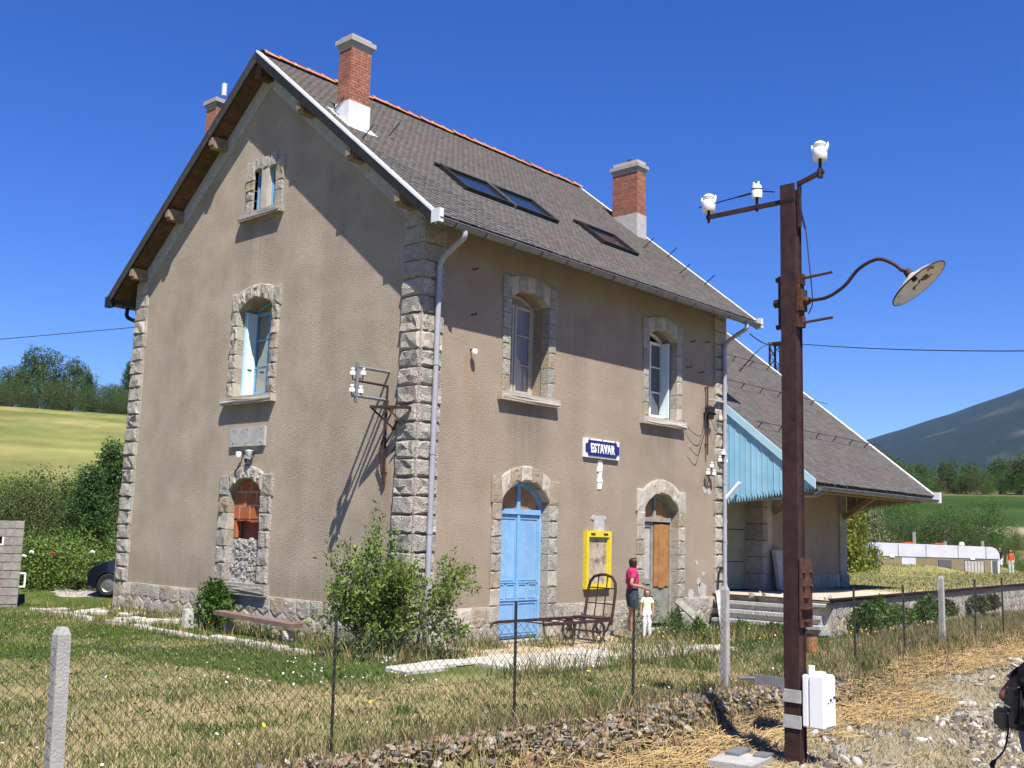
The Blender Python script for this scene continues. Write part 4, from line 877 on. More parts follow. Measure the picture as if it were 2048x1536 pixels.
# ------------------------------------------------------------------ pavement and kerb stones in the yard
rr = random.Random(21)
def slabstone(name, cx, cy, lx, ly, rz, z, h, mat, seed):
    r2 = random.Random(seed); n = 7; P = []
    for sx,sy in ((-1,-1),(0,-1.05),(1,-1),(1.03,0),(1,1),(0,1.04),(-1,1),(-1.03,0)): P.append((sx*lx/2*r2.uniform(.86,1.03), sy*ly/2*r2.uniform(.86,1.05)))
    T = Matrix.Translation((cx,cy,z))@Matrix.Rotation(rz,4,'Z')@Matrix.Rotation(r2.uniform(-.03,.03),4,'X')
    m = len(P); b = MB(); b.add([T@Vector((u,w,-.15)) for u,w in P]+[T@Vector((u,w,h-.015)) for u,w in P]+[T@Vector((u*.93,w*.93,h+r2.uniform(-.006,.01))) for u,w in P],
        [tuple(range(2*m,3*m))]+[(i,(i+1)%m,m+(i+1)%m,m+i) for i in range(m)]+[(m+i,m+(i+1)%m,2*m+(i+1)%m,2*m+i) for i in range(m)])
    return b.build(name,mat)
PV = tag(bpy.data.objects.new('pavement',None),None,None,kind='structure'); COL.objects.link(PV)
k = 0; x = -2.1
while x < 5.2:
    y = -3.15+.25*max(0,-x)*.7
    while y < -1.45:
        lx, ly = rr.uniform(.6,.95), rr.uniform(.4,.6)
        if not (x < -.6 and y < -2.4) and rr.random() > .16 and y < -1.75+.0*x:
            o = slabstone('paving_stone', x+lx/2, y+ly/2, lx*.99, ly*.99, rr.uniform(-.05,.05), tz(x,y), .05+rr.uniform(-.01,.015), 'paving', k); o.parent = PV; k += 1
        y += ly
    x += .78
y = 11.6
while y > -.6:
    l = rr.uniform(.4,.9); cx = -1.3-.22*math.sin((11.5-y)*.28)
    if rr.random() > .2: o = slabstone('kerb_stone', cx, y-l/2, .19+rr.uniform(-.04,.07), l*.95, rr.uniform(-.06,.06), tz(cx,y), .07+rr.uniform(-.03,.02), 'paving', k); o.parent = PV
    k += 1; y -= l
for i in range(10):
    o = slabstone('paving_stone', rr.uniform(-1.0,.2)-.4, 10.2+rr.uniform(-1.0,1.2) if i < 6 else rr.uniform(7,9.5), .6, .4, rr.random(), -.02, .04, 'paving', 500+i); o.parent = PV
b = MB()
def patch(name, mat, pts, dz, seed):
    n = len(pts); r2 = random.Random(seed); P = []
    for i in range(n):
        a = Vector(pts[i]); q = Vector(pts[(i+1)%n]); L = (q-a).length; m = max(1,int(L/.3))
        for k in range(m): p = a.lerp(q,k/m); P.append(p+Vector((r2.uniform(-.1,.1),r2.uniform(-.1,.1))))
    r = delaunay_2d_cdt(P+[Vector((x,y)) for x,y in [(r2.uniform(min(p.x for p in P),max(p.x for p in P)),r2.uniform(min(p.y for p in P),max(p.y for p in P))) for _ in range(120)]],[],[list(range(len(P)))],1,1e-4)
    b = MB(); b.add([(v.x,v.y,tz(v.x,v.y)+dz) for v in r[0]],[tuple(f) for f in r[2]]); o = b.build(name,mat,smooth=True); o['kind'] = 'structure'; return o
patch('sand_path','sand',[(-.9,-1.0),(0,-.06),(6.5,-.06),(6.6,-1.2),(4.5,-1.9),(1,-2.3),(-.8,-2.0)],.02,4)
patch('parking_pad','gravel_pad',[(.5,14.0),(3.2,13.4),(9,13.4),(11,19),(6,21.5),(2.0,19.5)],.012,6)
# ------------------------------------------------------------------ the corner shrub, with bare stems showing
def leaf_quads(P, N, L, Wd, rng, tintf, droop=.0):
    """diamond leaves at P pointing along N"""
    n = len(P); D = N/np.linalg.norm(N,axis=1,keepdims=True); r = rng.normal(size=(n,3)); S = np.cross(D,r); S /= np.linalg.norm(S,axis=1,keepdims=True)+1e-9
    U = np.cross(D,S); l = L*rng.uniform(.5,1.4,(n,1)); w_ = Wd*rng.uniform(.7,1.2,(n,1))
    v0 = P; v1 = P+D*l*.45+S*w_*.5; v2 = P+D*l+U*l*.12; v3 = P+D*l*.45-S*w_*.5
    V = np.stack([v0,v1,v2,v3],1).reshape(-1,3); Fq = np.arange(4*n).reshape(n,4); c = np.repeat(tintf(n),4,axis=0)
    return V,Fq,c
def tints(rng, var=.35, yellow=.3):
    def f(n):
        t = rng.uniform(1-var,1+var,(n,1)); y = rng.uniform(0,yellow,(n,1)); return np.hstack([t*(1+y*1.3),t*(1+y*.35),t*(1-y*.5)])
    return f
def leafmat(name, c1, c2, sc=1.3, tr=.25): 
    MT[name] = M(name, c1, c2, sc, rough=.55, spec=.3, attr='tint', trans=tr)
leafmat('leaf_mid',(.105,.2,.036),(.165,.265,.06)); leafmat('leaf_dark',(.058,.112,.03),(.095,.16,.042)); leafmat('leaf_olive',(.07,.095,.03),(.12,.14,.05))
leafmat('leaf_yellow',(.13,.19,.022),(.2,.24,.045)); leafmat('leaf_pine',(.05,.13,.035),(.085,.18,.05)); leafmat('leaf_lush',(.055,.14,.022),(.09,.185,.034)); leafmat('leaf_grey',(.13,.17,.075),(.2,.23,.11))
def branch(rng, p, d, L, r, depth, segs, tips, stems, spread=.75, up=.25, kink=.25):
    pts = [np.array(p)]; d = d/np.linalg.norm(d); n = 4
    for i in range(n):
        d = d+rng.normal(size=3)*kink+np.array([0,0,up*.3]); d /= np.linalg.norm(d); pts.append(pts[-1]+d*L/n)
    stems.append((pts,r)); 
    if depth == 0:
        for i in range(1,n+1): tips.append((pts[i],d))
        return
    k = segs
    for j in range(k):
        t = rng.integers(1,n+1); q = pts[t]; nd = d+rng.normal(size=3)*spread; branch(rng,q,nd,L*rng.uniform(.55,.8),r*.55,depth-1,segs,tips,stems,spread,up,kink)
def twigs(b, stems, n=5):
    for pts,r in stems: b.tube([tuple(p) for p in pts],[r,r*.85,r*.7,r*.6,r*.45][:len(pts)],n,cap=False)
rng = np.random.default_rng(5)
SH = thing('corner_shrub','bushy green shrub with bare grey stems growing at the corner of the house','shrub',(-.85,-.45,0))
tips = []; stems = []
for (dx,dy,dz,L,k) in ((-.5,.7,1.3,1.1,4),(-.8,1.1,.95,1.15,4),(-.25,.1,1.5,1.15,4),(.1,-.5,1.45,1.15,4),(.3,-.85,1.3,1.15,4),(.75,-1.0,.72,1.1,4),(.5,-.4,1.0,.95,4),(-.4,.3,.9,.9,4),(-.1,-.2,.9,.8,4),(.55,-.9,1.0,1.0,4),(-.3,-.35,.8,.8,4),(-.65,.6,.6,.85,3)):
    branch(rng,(rng.normal()*.06,rng.normal()*.06,0),np.array((dx,dy,dz))+rng.normal(size=3)*.05,L*.95,.026,2,k,tips,stems,.62,.28,.2)
b = MB(); twigs(b,stems); b.build('stems','grey_bark',SH)
P = []; N = []
for p,d in tips:
    m = 17
    if rng.random() < .08: continue
    for _ in range(m): P.append(p+rng.normal(size=3)*.065); N.append(d*.5+rng.normal(size=3)*.8+np.array([0,0,.3]))
for i in range(450):   # skirt of low growth
    a = rng.uniform(0,6.28); r = abs(rng.normal())*.3; P.append(np.array([math.cos(a)*r-.2,math.sin(a)*r-.15,abs(rng.normal())*.25+.05])); N.append(rng.normal(size=3)+np.array([0,0,.6]))
V,Fq,c = leaf_quads(np.array(P),np.array(N),.085,.036,rng,tints(rng,.4,.4)); npmesh('foliage',V,Fq,'leaf_mid',SH,col=c)
# clump climbing below the bricked window, weeds
def clump(name,label,cat,loc,rx,ry,h,n,leaf,mat,seed,group=None,L=.07,W_=.03,stem=True,pow_=.6):
    rng = np.random.default_rng(seed); t = thing(name,label,cat,loc,0,group)
    u = rng.uniform(0,1,n)**pow_; a = rng.uniform(0,6.283,n); r = np.sqrt(rng.uniform(0,1,n)); lump = 1+.35*np.sin(a*3+seed)+.2*np.sin(a*7+u*9)
    prof = np.sqrt(np.clip(1-(u-.25)**2/.6,0,1)); P = np.stack([np.cos(a)*r*rx*lump*prof,np.sin(a)*r*ry*lump*prof,u*h*(1+.2*np.sin(a*2+seed*1.7))],1)
    P += rng.normal(size=P.shape)*.03*h; P[:,2] = np.abs(P[:,2]); N = np.stack([np.cos(a)*.6,np.sin(a)*.6,np.full(n,.5)],1)+rng.normal(size=(n,3))*.6
    V,Fq,c = leaf_quads(P,N,L,W_,rng,tints(rng,.4,.35)); npmesh('foliage',V,Fq,mat,t,col=c)
    if stem:
        b = MB()
        for i in range(7): k = rng.integers(0,n); q = P[k]; b.tube([(0+rng.normal()*.05*rx,rng.normal()*.05,0),tuple(q*.55),tuple(q)],[.012,.009,.005],4)
        b.build('stems','bark',t)
    return t
clump('wall_bush','leafy green bush climbing below the bricked-up window','bush',(-.35,5.45,-.08),.26,.5,.82,2600,0,'leaf_lush',31,L=.08,W_=.045)
wl = [(6.3,-.5,.35,.75,'tall green weed growing at the wall behind the luggage trolley'),(5.8,-1.6,.3,.5,'low weed with yellow flowers at the feet of the woman'),(6.2,-1.9,.3,.4,'leafy weed just right of the small girl'),(8.3,-1.7,.22,.28,'weed clump by the leaning pale plank'),(8.9,-2.2,.22,.25,'weed clump at the foot of the platform steps')]
for i,(x,y,r,h,lab) in enumerate(wl): clump('weed',lab,'weed',(x,y,tz(x,y)),r,r,h,700,0,'leaf_lush',50+i,L=.07,W_=.03)
for i in range(9):
    u = (1.2,2.0,2.8,3.5,5.2,6.0,10.5,12.0,7.4)[i]; p = pmf(u,0,.35); h = (.5,.58,.42,.35,.4,.5,.4,.4,.38)[i]
    clump('wall_weed',('broad leafy bush against the platform wall nearest the lamp post','tallest leafy bush on the platform wall right of the lamp post','leafy bush at the platform wall, third from the lamp post','low bush at the platform wall, fourth from the lamp post','bush left of the concrete post at the platform wall','bush right behind the concrete post at the platform wall','pale weed far along the platform wall','farthest weed along the platform wall','low weed at the platform wall between two bushes')[i],'bush',(p.x,p.y,.1),.38 if i else .55,.26,h,1300,0,'leaf_lush' if i < 6 else 'leaf_olive',70+i,L=.085,W_=.05)
# ------------------------------------------------------------------ trees
def tree_mesh(kind, seed, h, r, n, leaf, mat, trunk=.3, bark='bark', ell=1.0, base=.25):
    """trunk, limbs to each leaf mass, ragged crown; returns (trunk, crown) meshes"""
    rng = np.random.default_rng(seed); b = MB(); masses = []
    k = 15
    for i in range(k):
        u = (i+.5)/k; z = h*(base+.02+(.93-base)*u); a = i*2.4+rng.uniform(-.4,.4)
        if kind == 'cone': rr_ = r*(1-u)*.75*rng.uniform(.6,1.1)
        else: rr_ = r*.72*math.sqrt(max(.05,1-(abs(u-.42)/.62)**2))*rng.uniform(.45,1.1)
        masses.append((np.array([math.cos(a)*rr_,math.sin(a)*rr_*ell,z]), r*rng.uniform(.3,.5)*(1-.35*u)))
    b.tube([(0,0,-.5),(rng.normal()*.03*h,0,h*base),(rng.normal()*.03*h,rng.normal()*.03*h,h*.55),(0,0,h*.85)],[trunk,trunk*.8,trunk*.45,trunk*.12],7)
    for c,_ in masses: 
        z0 = max(h*.12,c[2]-h*.22); b.tube([(0,0,z0),tuple(c*np.array([.5,.5,0])+np.array([0,0,(z0+c[2])/2])),tuple(c)],[trunk*.35,trunk*.22,trunk*.07],5)
    Ps = []; Ns = []
    for c,cr in masses:
        m = int(n*cr**2/sum(q[1]**2 for q in masses)); d = rng.normal(size=(m,3)); d /= np.linalg.norm(d,axis=1,keepdims=True); q = rng.uniform(.25,1.12,(m,1))**.5
        lumpy = 1+.25*np.sin(d[:,:1]*5+c[0]*3)+.2*np.sin(d[:,1:2]*7+c[1])+.15*np.sin(d[:,2:]*9)
        Ps.append(c+d*q*cr*lumpy*np.array([1,1,.85])); Ns.append(d+rng.normal(size=(m,3))*.8)
    P = np.concatenate(Ps); N = np.concatenate(Ns); P[:,2] = np.maximum(P[:,2],.05)
    V,Fq,c = leaf_quads(P,N,leaf,leaf*.62,rng,tints(rng,.38,.3))
    t = b.build('trunk',bark); tm = t.data; bpy.data.objects.remove(t); o = npmesh('crown',V,Fq,mat,col=c); cm = o.data; bpy.data.objects.remove(o); return tm,cm
TM = {}
def plant(name,label,cat,key,x,y,h,rz,group=None,z=None,sx=1):
    spec = TMS[key]
    if key not in TM: TM[key] = tree_mesh(*spec)
    s = h/spec[2]; t = thing(name,label,cat,(x,y,tz(x,y) if z is None else z),rz,group); t.scale = (s*sx,s*sx,s)
    link('trunk',TM[key][0],t); link('crown',TM[key][1],t); return t
TMS = dict(broad=('round',1,8,3.6,9000,.25,'leaf_dark',.3,'bark',1,.16), broad2=('round',2,8,4.2,9000,.25,'leaf_lush',.3,'bark',1,.12), pine=('cone',3,7,2.3,22000,.13,'leaf_pine',.2,'bark',1,.04), bush=('round',4,4,2.9,12000,.1,'leaf_dark',.09,'bark',1,.03),
  bush2=('round',5,4,3.0,12000,.1,'leaf_lush',.09,'bark',1,.03), olive=('round',6,4,2.8,11000,.095,'leaf_olive',.08,'bark',1,.03), willow=('round',7,5,2.6,9000,.24,'leaf_yellow',.1,'bark',1,.02), grey=('round',8,5,2.7,6500,.2,'leaf_grey',.1,'bark',1,.02), lowgreen=('round',9,2,2.0,3600,.13,'leaf_mid',.05,'bark',1,.02))
ORD = 'first second third fourth fifth sixth seventh eighth ninth tenth eleventh twelfth thirteenth fourteenth fifteenth sixteenth seventeenth eighteenth nineteenth twentieth'.split()
def polar(px, r):
    a = yaw+math.atan((px-1024)/2096/math.cos(pit)); return CAM.x+r*math.sin(a), CAM.y+r*math.cos(a)
ov = 'open-crowned tree at the top of the mown field on the left'
for i,(px,r,h,key,lab) in enumerate(((80,174,9.6,'broad','tallest round-crowned tree on the left skyline'),(150,176,8.4,'broad','middle tree of the left skyline group'),(30,172,6.4,'broad','half-hidden tree at the left of the skyline group'),(178,173,6.6,'pine','slender dark tree right of the skyline group'),(262,172,8.8,'pine','dark conifer on the skyline touching the house corner'),(222,175,4.9,'broad2','low green tree on the skyline just left of the house corner'),(-20,172,5.5,'broad2','low bushy tree at the left edge of the skyline'),(250,178,5.2,'broad2','bushy tree on the skyline behind the house corner'))):
    x,y = polar(px,r); plant('skyline_tree',lab,'tree',key,x,y,h,i*1.7,'trees along the top of the left field',sx=1.0)
for i in range(16):
    x,y = polar(-30+i*20,167+3*math.sin(i*2)); plant('hedge_bush','%s low hedge bush from the left along the top of the mown field' % ORD[i],'bush',('bush','bush2','olive')[i%3],x,y,3.3+1.1*math.sin(i*2.3),i,'hedge bushes along the top of the field',sx=1.15)
for i,(px,r,h,key,lab) in enumerate(((200,35,3.5,'pine','bright green young pine beside the left house corner'),(240,37,4.3,'pine','taller pine partly behind the left house corner'),(160,38,3.0,'bush','dark round bush left of the pine'),(120,39,3.0,'bush','dark bush behind the roses'),(65,40,2.6,'bush2','green bush behind the cinder block hut'),(20,38,2.5,'olive','yellowish bush at the far left behind the hut'),(-30,37,2.7,'bush','dark bush at the left picture edge'),(190,36,2.7,'bush','dark bush between pine and roses'),(95,37,2.4,'olive','brownish-olive bush right of the hut'))):
    x,y = polar(px,r); plant('garden_bush',lab,'bush' if key != 'pine' else 'tree',key,x,y,h,i*2.1,sx=1.05 if key == 'pine' else 1.0)
for i in range(9):
    x,y = polar(60+i*22,33.5+1.2*math.sin(i*3)); plant('rose_bush',('leafy rose bush at the edge of the parking pad beside the hut' if i == 0 else 'rose bush with red blooms behind the parking pad' if i == 4 else 'low rose bush behind the parking pad, %s in the row from the hut' % ORD[i]),'bush','lowgreen',x,y,1.15+.25*math.sin(i*2.1),i,'rose bushes behind the parking pad')
# right-hand hillside
for i,(px,r,h,key,lab,sx) in enumerate(((1692,49,4.0,'willow','tall yellow-green leafy bush beside the shed corner',.62),(1640,47,4.0,'willow','yellow-green leafy bush right behind the shed',.9),(1722,60,4.0,'grey','grey-green willow bush left above the caravan',.75),(1768,66,2.8,'grey','pale grey-green bush behind the caravan',.8),(1790,66,2.2,'olive','low olive bush above the caravan roof',1.2))):
    x,y = polar(px,r); plant('willow_bush',lab,'bush',key,x,y,h,i,z=-.2,sx=sx)
for i in range(15):
    px = 1785+i*17+6*math.sin(i*5); r = 74+4*math.sin(i*1.9); x,y = polar(px,r)
    hh = (2.55+.5*math.sin(i*1.3))*(1 if px < 1985 else .5); plant('thicket_bush',('dense dark thicket bush behind the caravan, %s from the left' % ORD[i] if px < 1985 else '%s bush of the thicket, low and dark at its right end' % ORD[i]),'bush',('bush','bush2','bush')[i%3],x,y,hh,i,'thicket behind the caravan' if px < 1985 else 'low bushes at the right end of the thicket',sx=.95)
for i in range(8):
    x,y = polar(1930+i*18,66+math.sin(i)); plant('verge_bush','small green verge bush right of the caravan, %s from the left' % ORD[i],'bush','bush2',x,y,1.1+.3*math.sin(i*3),i,'verge bushes right of the caravan')
for i in range(20):
    px = 1735+i*17+9*math.sin(i*3.1); r = 164+15*math.sin(i*2.7); x,y = polar(px,r)
    plant('hill_tree','round dark green tree, %s from the left in the row above the green field' % ORD[i],'tree',('broad','broad2','broad')[i%3],x,y,(5.2 if i < 4 else 3.3 if px < 1900 else 3.7)+1.3*math.sin(i*2.2),i*1.3,'trees above the green field on the right',sx=.95)
for i in range(9):
    px = 1780+i*32; x,y = polar(px,150+4*math.sin(i*2)); plant('slope_bush','slope bush below the hill trees on the right, %s from the left' % ORD[i],'bush',('bush2','olive')[i%2],x,y,2.4+.8*math.sin(i*1.7),i,'bushes on the slope below the hill trees')
# ------------------------------------------------------------------ lamp post
LP = thing('lamp_post','rusty steel beam lamp post with white insulators and a tilted enamel lamp shade','lamp post',(-2.06,-8.225,-.22))
g0 = .22   # local z = world z + .22
b = MB(); hx, hy, tf, tw = .08, .088, .012, .012; zt = 6.22
b.box((-hx,-hy,-.4),(-hx+tf,hy,zt)); b.box((hx-tf,-hy,-.4),(hx,hy,zt-.12)); b.box((-hx+tf,-hy+.016,-.4),(hx-tf,-hy+.028,zt-.06)); b.build('beam','dark_rust',LP)
b = MB(); b.beam((0,.05,zt-.17),(0,1.08,zt-.17),.05,.045); b.tube([(0,1.06,zt-.24),(0,1.06,zt+.02)],.02,6); b.tube([(0,.42,zt-.22),(0,.42,zt+.0)],.018,6); b.build('insulator_arm','dark_rust',LP)
b = MB(); b.box((-.02,-.12,zt-.5),(.03,-.09,zt+.03)); b.beam((0,-.09,zt+.0),(0,-.4,zt+.09),.05,.04); b.tube([(0,-.36,zt+.03),(0,-.36,zt+.3)],.02,6); b.tube([(0,-.36,zt+.02),(0,-.36,zt+.12)],.034,8); b.build('crank_arm','dark_rust',LP)
def big_insulator(p,horns=True,s=1):
    q = MB(); T = Matrix.Translation(p)@Matrix.Scale(s,4)
    q.lathe([(0,.215),(.04,.21),(.066,.19),(.068,.172),(.05,.155),(.045,.14),(.075,.13),(.082,.12),(.078,.0),(.07,-.006),(.06,.01),(.02,.02)] if horns else [(0,.17),(.02,.17),(.05,.15),(.06,.13),(.052,.11),(.06,.1),(.064,.09),(.06,0),(.05,-.005),(.045,.01),(.0,.02)],T,18)
    if horns:
        for sg in (-1,1): q.tube([T@Vector((0,sg*.07,.1)),T@Vector((0,sg*.09,.15)),T@Vector((0,sg*.096,.185))],[.022*s,.018*s,.008*s],7)
    else:
        for a in (0,2.1,4.2): q.tube([T@Vector((.03*math.cos(a),.03*math.sin(a),.14)),T@Vector((.038*math.cos(a),.038*math.sin(a),.19))],.014*s,6)
    return q.build('insulator','porcelain',LP,smooth=60)
big_insulator((0,1.06,zt-.1)); big_insulator((0,.42,zt-.06),False); big_insulator((0,-.36,zt+.225))
b = MB(); b.tube([(.04,1.22,zt-.01),(.06,1.0,zt+.01),(.06,.44,zt+.04)],.008,5); b.tube([(.06,.7,zt+.025),(.06,.44,zt+.04)],.012,5); b.tube([(.06,.42,zt+.04),(.0,.2,zt-.03)],.009,5); b.lathe([(.066,.04),(.066,.055)],Matrix.Translation((0,.42,zt-.01)),12); b.build('wire_stub','cable',LP)
b = MB(); b.lathe([(.13,-.02),(.13,.02)],Matrix.Translation((0,0,zt-.2))@Matrix.Scale(.9,4),4,a0=math.pi/4,a1=math.pi/4+2*math.pi); b.build('band','black',LP)
b = MB(); b.tube(curve_pts([(.02,-.1,zt-.25),(.03,-.16,zt-.5),(.02,-.2,zt-.85),(.0,-.25,zt-1.35),(0,-.2,zt-1.5)],6),.007,4); b.tube([(.02,-.1,zt-.25),(.03,-.16,zt-.52)],.012,5); b.build('lamp_wire','cable',LP)
zc = 4.66+g0
b = MB(); b.box((-.075,-.12,zc-.3),(.07,-.0,zc+.3)); b.box((-.085,-.16,zc-.12),(.06,-.1,zc+.12)); b.box((-.04,-.145,zc+.18),(.05,-.11,zc+.3)); b.box((-.04,-.145,zc-.3),(.05,-.11,zc-.18))
b.tube([(0,-.14,zc+.25),(0,-.48,zc+.27)],.016,7); b.tube([(0,-.14,zc-.25),(0,-.48,zc-.23)],.016,7); b.lathe([(0,0),(.05,0),(.05,.05),(.035,.08)],Matrix.Translation((0,-.14,zc-.01))@Matrix.Rotation(math.pi/2,4,'X'),10); b.build('lamp_bracket','rust',LP)
b = MB(); b.box((-.04,.09,zc-.3),(.05,.14,zc+.3)); b.lathe([(0,0),(.05,0),(.05,.06),(0,.06)],Matrix.Translation((0,.14,zc))@Matrix.Rotation(-math.pi/2,4,'X'),8)
for z in (.27,-.27): b.tube([(0,.12,zc+z),(0,.18,zc+z)],.03,7)
b.build('bracket_back_plate','dark_rust',LP)
b = MB(); arm = curve_pts([(0,-.2,zc-.01),(0,-.42,zc+.0),(0,-.62,zc+.1),(0,-.78,zc+.26),(0,-.98,zc+.335),(0,-1.14,zc+.27),(0,-1.25,zc+.17)],7); b.tube(arm,.02,8); b.build('lamp_arm','dark_rust',LP,smooth=True)
nrm = Vector((.13,-.61,-.78)).normalized(); T = Matrix.Translation((.0,-1.405,zc+.02))@nrm.to_track_quat('Z','Y').to_matrix().to_4x4()
b = MB(); b.lathe([(.04,-.12),(.06,-.1),(.2,-.055),(.315,0),(.322,.012),(.313,.014),(.305,.006),(.19,-.045),(.05,-.085),(0,-.09)],T,40); o = b.build('lamp_shade','shade_enamel' if False else 'shade_white',LP,smooth=50)
b = MB(); b.lathe([(.318,.0),(.326,.006),(.326,.014),(.316,.017)],T,40); b.build('shade_rim','dark_rust',o)
b = MB(); b.lathe([(.0,-.2),(.035,-.19),(.05,-.1)],T,12); b.build('lamp_cap','dark_rust',o); b = MB(); b.lathe([(.0,-.08),(.03,-.08),(.03,-.04),(.0,-.03)],T,10); b.build('bulb_holder','black',o)
# lower plate with bolts
z0, z1 = 1.13+g0, 1.86+g0
b = MB(); b.box((-.09,-.115,z0),(.19,-.1,z1)); b.box((-.09,-.17,z0+.19),(.19,-.115,z0+.205)); b.box((-.06,-.1,z0+.05),(.07,-.0,z1-.05)); pl = b.build('bolt_plate','rust',LP)
for x,z in ((-.02,z1-.16),(.15,z1-.16),(-.02,z1-.3),(.15,z1-.3),(.01,z1-.42),(.06,z1-.42),(.01,z0+.06),(.06,z0+.06)):
    b = MB(); b.tube([(x,-.11,z),(x,-.145,z)],.012,6); b.tube([(x,-.115,z),(x,-.14,z)],.022,6); b.build('bolt','rust',pl)
for z in (.1,.36): MB().box((-.097,-.11,z+g0),(-.083,.095,z+.13+g0)).build('strap','cement',LP)
b = MB(); b.box((-.1,.08,.6+g0-.1),(-.085,.42,.6+g0)); b.box((-.1,.08,.6+g0-.14),(-.085,.12,.6+g0-.1)); b.tube([(-.09,.42,.56+g0),(-.09,.6,.54+g0)],.022,6); b.build('cable_tail','steel',LP)
BX = thing('junction_box','white plastic junction box with two locks strapped to the lamp post','box',(-2.1,-8.32,.12))
def rbox(a,b_,r,name,mat,par):
    bm = bmesh.new(); bmesh.ops.create_cube(bm,size=1); 
    for v in bm.verts: v.co = Vector(tuple(a[i]+(b_[i]-a[i])*(v.co[i]+.5) for i in range(3)))
    bmesh.ops.bevel(bm,geom=bm.edges[:],offset=r,segments=3,affect='EDGES'); me = bpy.data.meshes.new(name); bm.to_mesh(me); bm.free(); me.materials.append(MT[mat]); return link(name,me,par)
rbox((0,-.07,0),(.25,0,.53),.012,'back_shell','white_box',BX); rbox((-.004,-.25,-.004),(.254,-.076,.534),.014,'front_shell','white_box',BX)
rbox((.03,-.262,.02),(.235,-.245,.5),.006,'door','white_box',BX)
for x in (.11,.19): MB().tube([(x,-.262,.29+.02*(x>.15)),(x,-.275,.29+.02*(x>.15))],.013,8).build('lock','black',BX)
for x in (.05,.075,.15): MB().tube([(x,-.262,.262),(x,-.268,.262)],.006,6).build('screw','black',BX)
MB().lathe([(0,.62),(.035,.62),(.037,.6),(.037,.53),(.06,.53)],Matrix.Translation((.1,-.06,0)),14).build('vent_pipe','white_box',BX,smooth=50); MB().lathe([(0,.565),(.06,.555),(.07,.53)],Matrix.Translation((.17,-.12,0)),14).build('top_dome','white_box',BX,smooth=50)
t = thing('rusty_tin','rusty orange tin can hanging beside the lamp post','tin',(2.35,-6.26,.4)); b = MB(); b.lathe([(0,0),(.085,0),(.09,.02),(.088,.26),(.08,.27)],None,14); b.build('can','rust_tin' if False else 'orange_wood',t); MB().lathe([(.092,.24),(.094,.28),(0,.28)],None,14).build('lid','dark_rust',t)
t = thing('concrete_slab','flat grey concrete cover slab on the stony ground left of the lamp post','slab',(-2.75,-8.02,-.24)); T = Matrix.Rotation(.15,4,'Z'); b = MB(); b.box((-.4,-.22,0),(.18,.24,.1),T); b.build('slab','concrete',t); b = MB(); b.box((-.05,.05,.1),(.3,.2,.13),T); b.box((.05,-.2,.1),(.28,-.06,.12),T); b.build('cover','zinc',t)
# ------------------------------------------------------------------ fence: posts and chain link
FN = thing('wire_fence','chain-link fence on concrete and thin iron posts in front of the station','fence',(0,0,0))
FY = -6.35
posts = [(-13.6,'i'),(-11.4,'i'),(-9.09,'c'),(-6.72,'i'),(-4.4,'i'),(-2.35,'i'),(-.3,'c'),(1.72,'i'),(3.67,'i'),(5.66,'i'),(7.44,'c'),(9.21,'i'),(10.93,'i'),(12.7,'i'),(14.5,'c')]
rr = random.Random(8)
for x,kd in posts:
    z0 = tz(x,FY)
    if kd == 'c':
        b = MB(); w_ = .05 if x < -5 else .046; h = 1.16 if x < -5 else 1.32 if x < 0 else 1.25; lx = -.04 if x < -5 else rr.uniform(-.015,.02)
        P = [(-w_,-w_),(w_,-w_),(w_,w_),(-w_,w_)]; vs = [(x+u,FY+v,z0-.4) for u,v in P]+[(x+u*.92+lx,FY+v*.92,z0+h) for u,v in P]+[(x+u*.55+lx,FY+v*.55,z0+h+.05) for u,v in P]
        b.add(vs,[(0,1,5,4),(1,2,6,5),(2,3,7,6),(3,0,4,7),(4,5,9,8),(5,6,10,9),(6,7,11,10),(7,4,8,11),(8,9,10,11)]); b.build('concrete_post','concrete',FN)
    else:
        h = 1.24+rr.uniform(-.04,.04); l = rr.uniform(-.04,.05); b = MB(); b.beam((x,FY,z0-.3),(x+l,FY,z0+h),.036,.005); b.beam((x+.01,FY+.012,z0-.3),(x+.01+l,FY+.012,z0+h),.005,.03); b.build('iron_post','iron_post',FN)
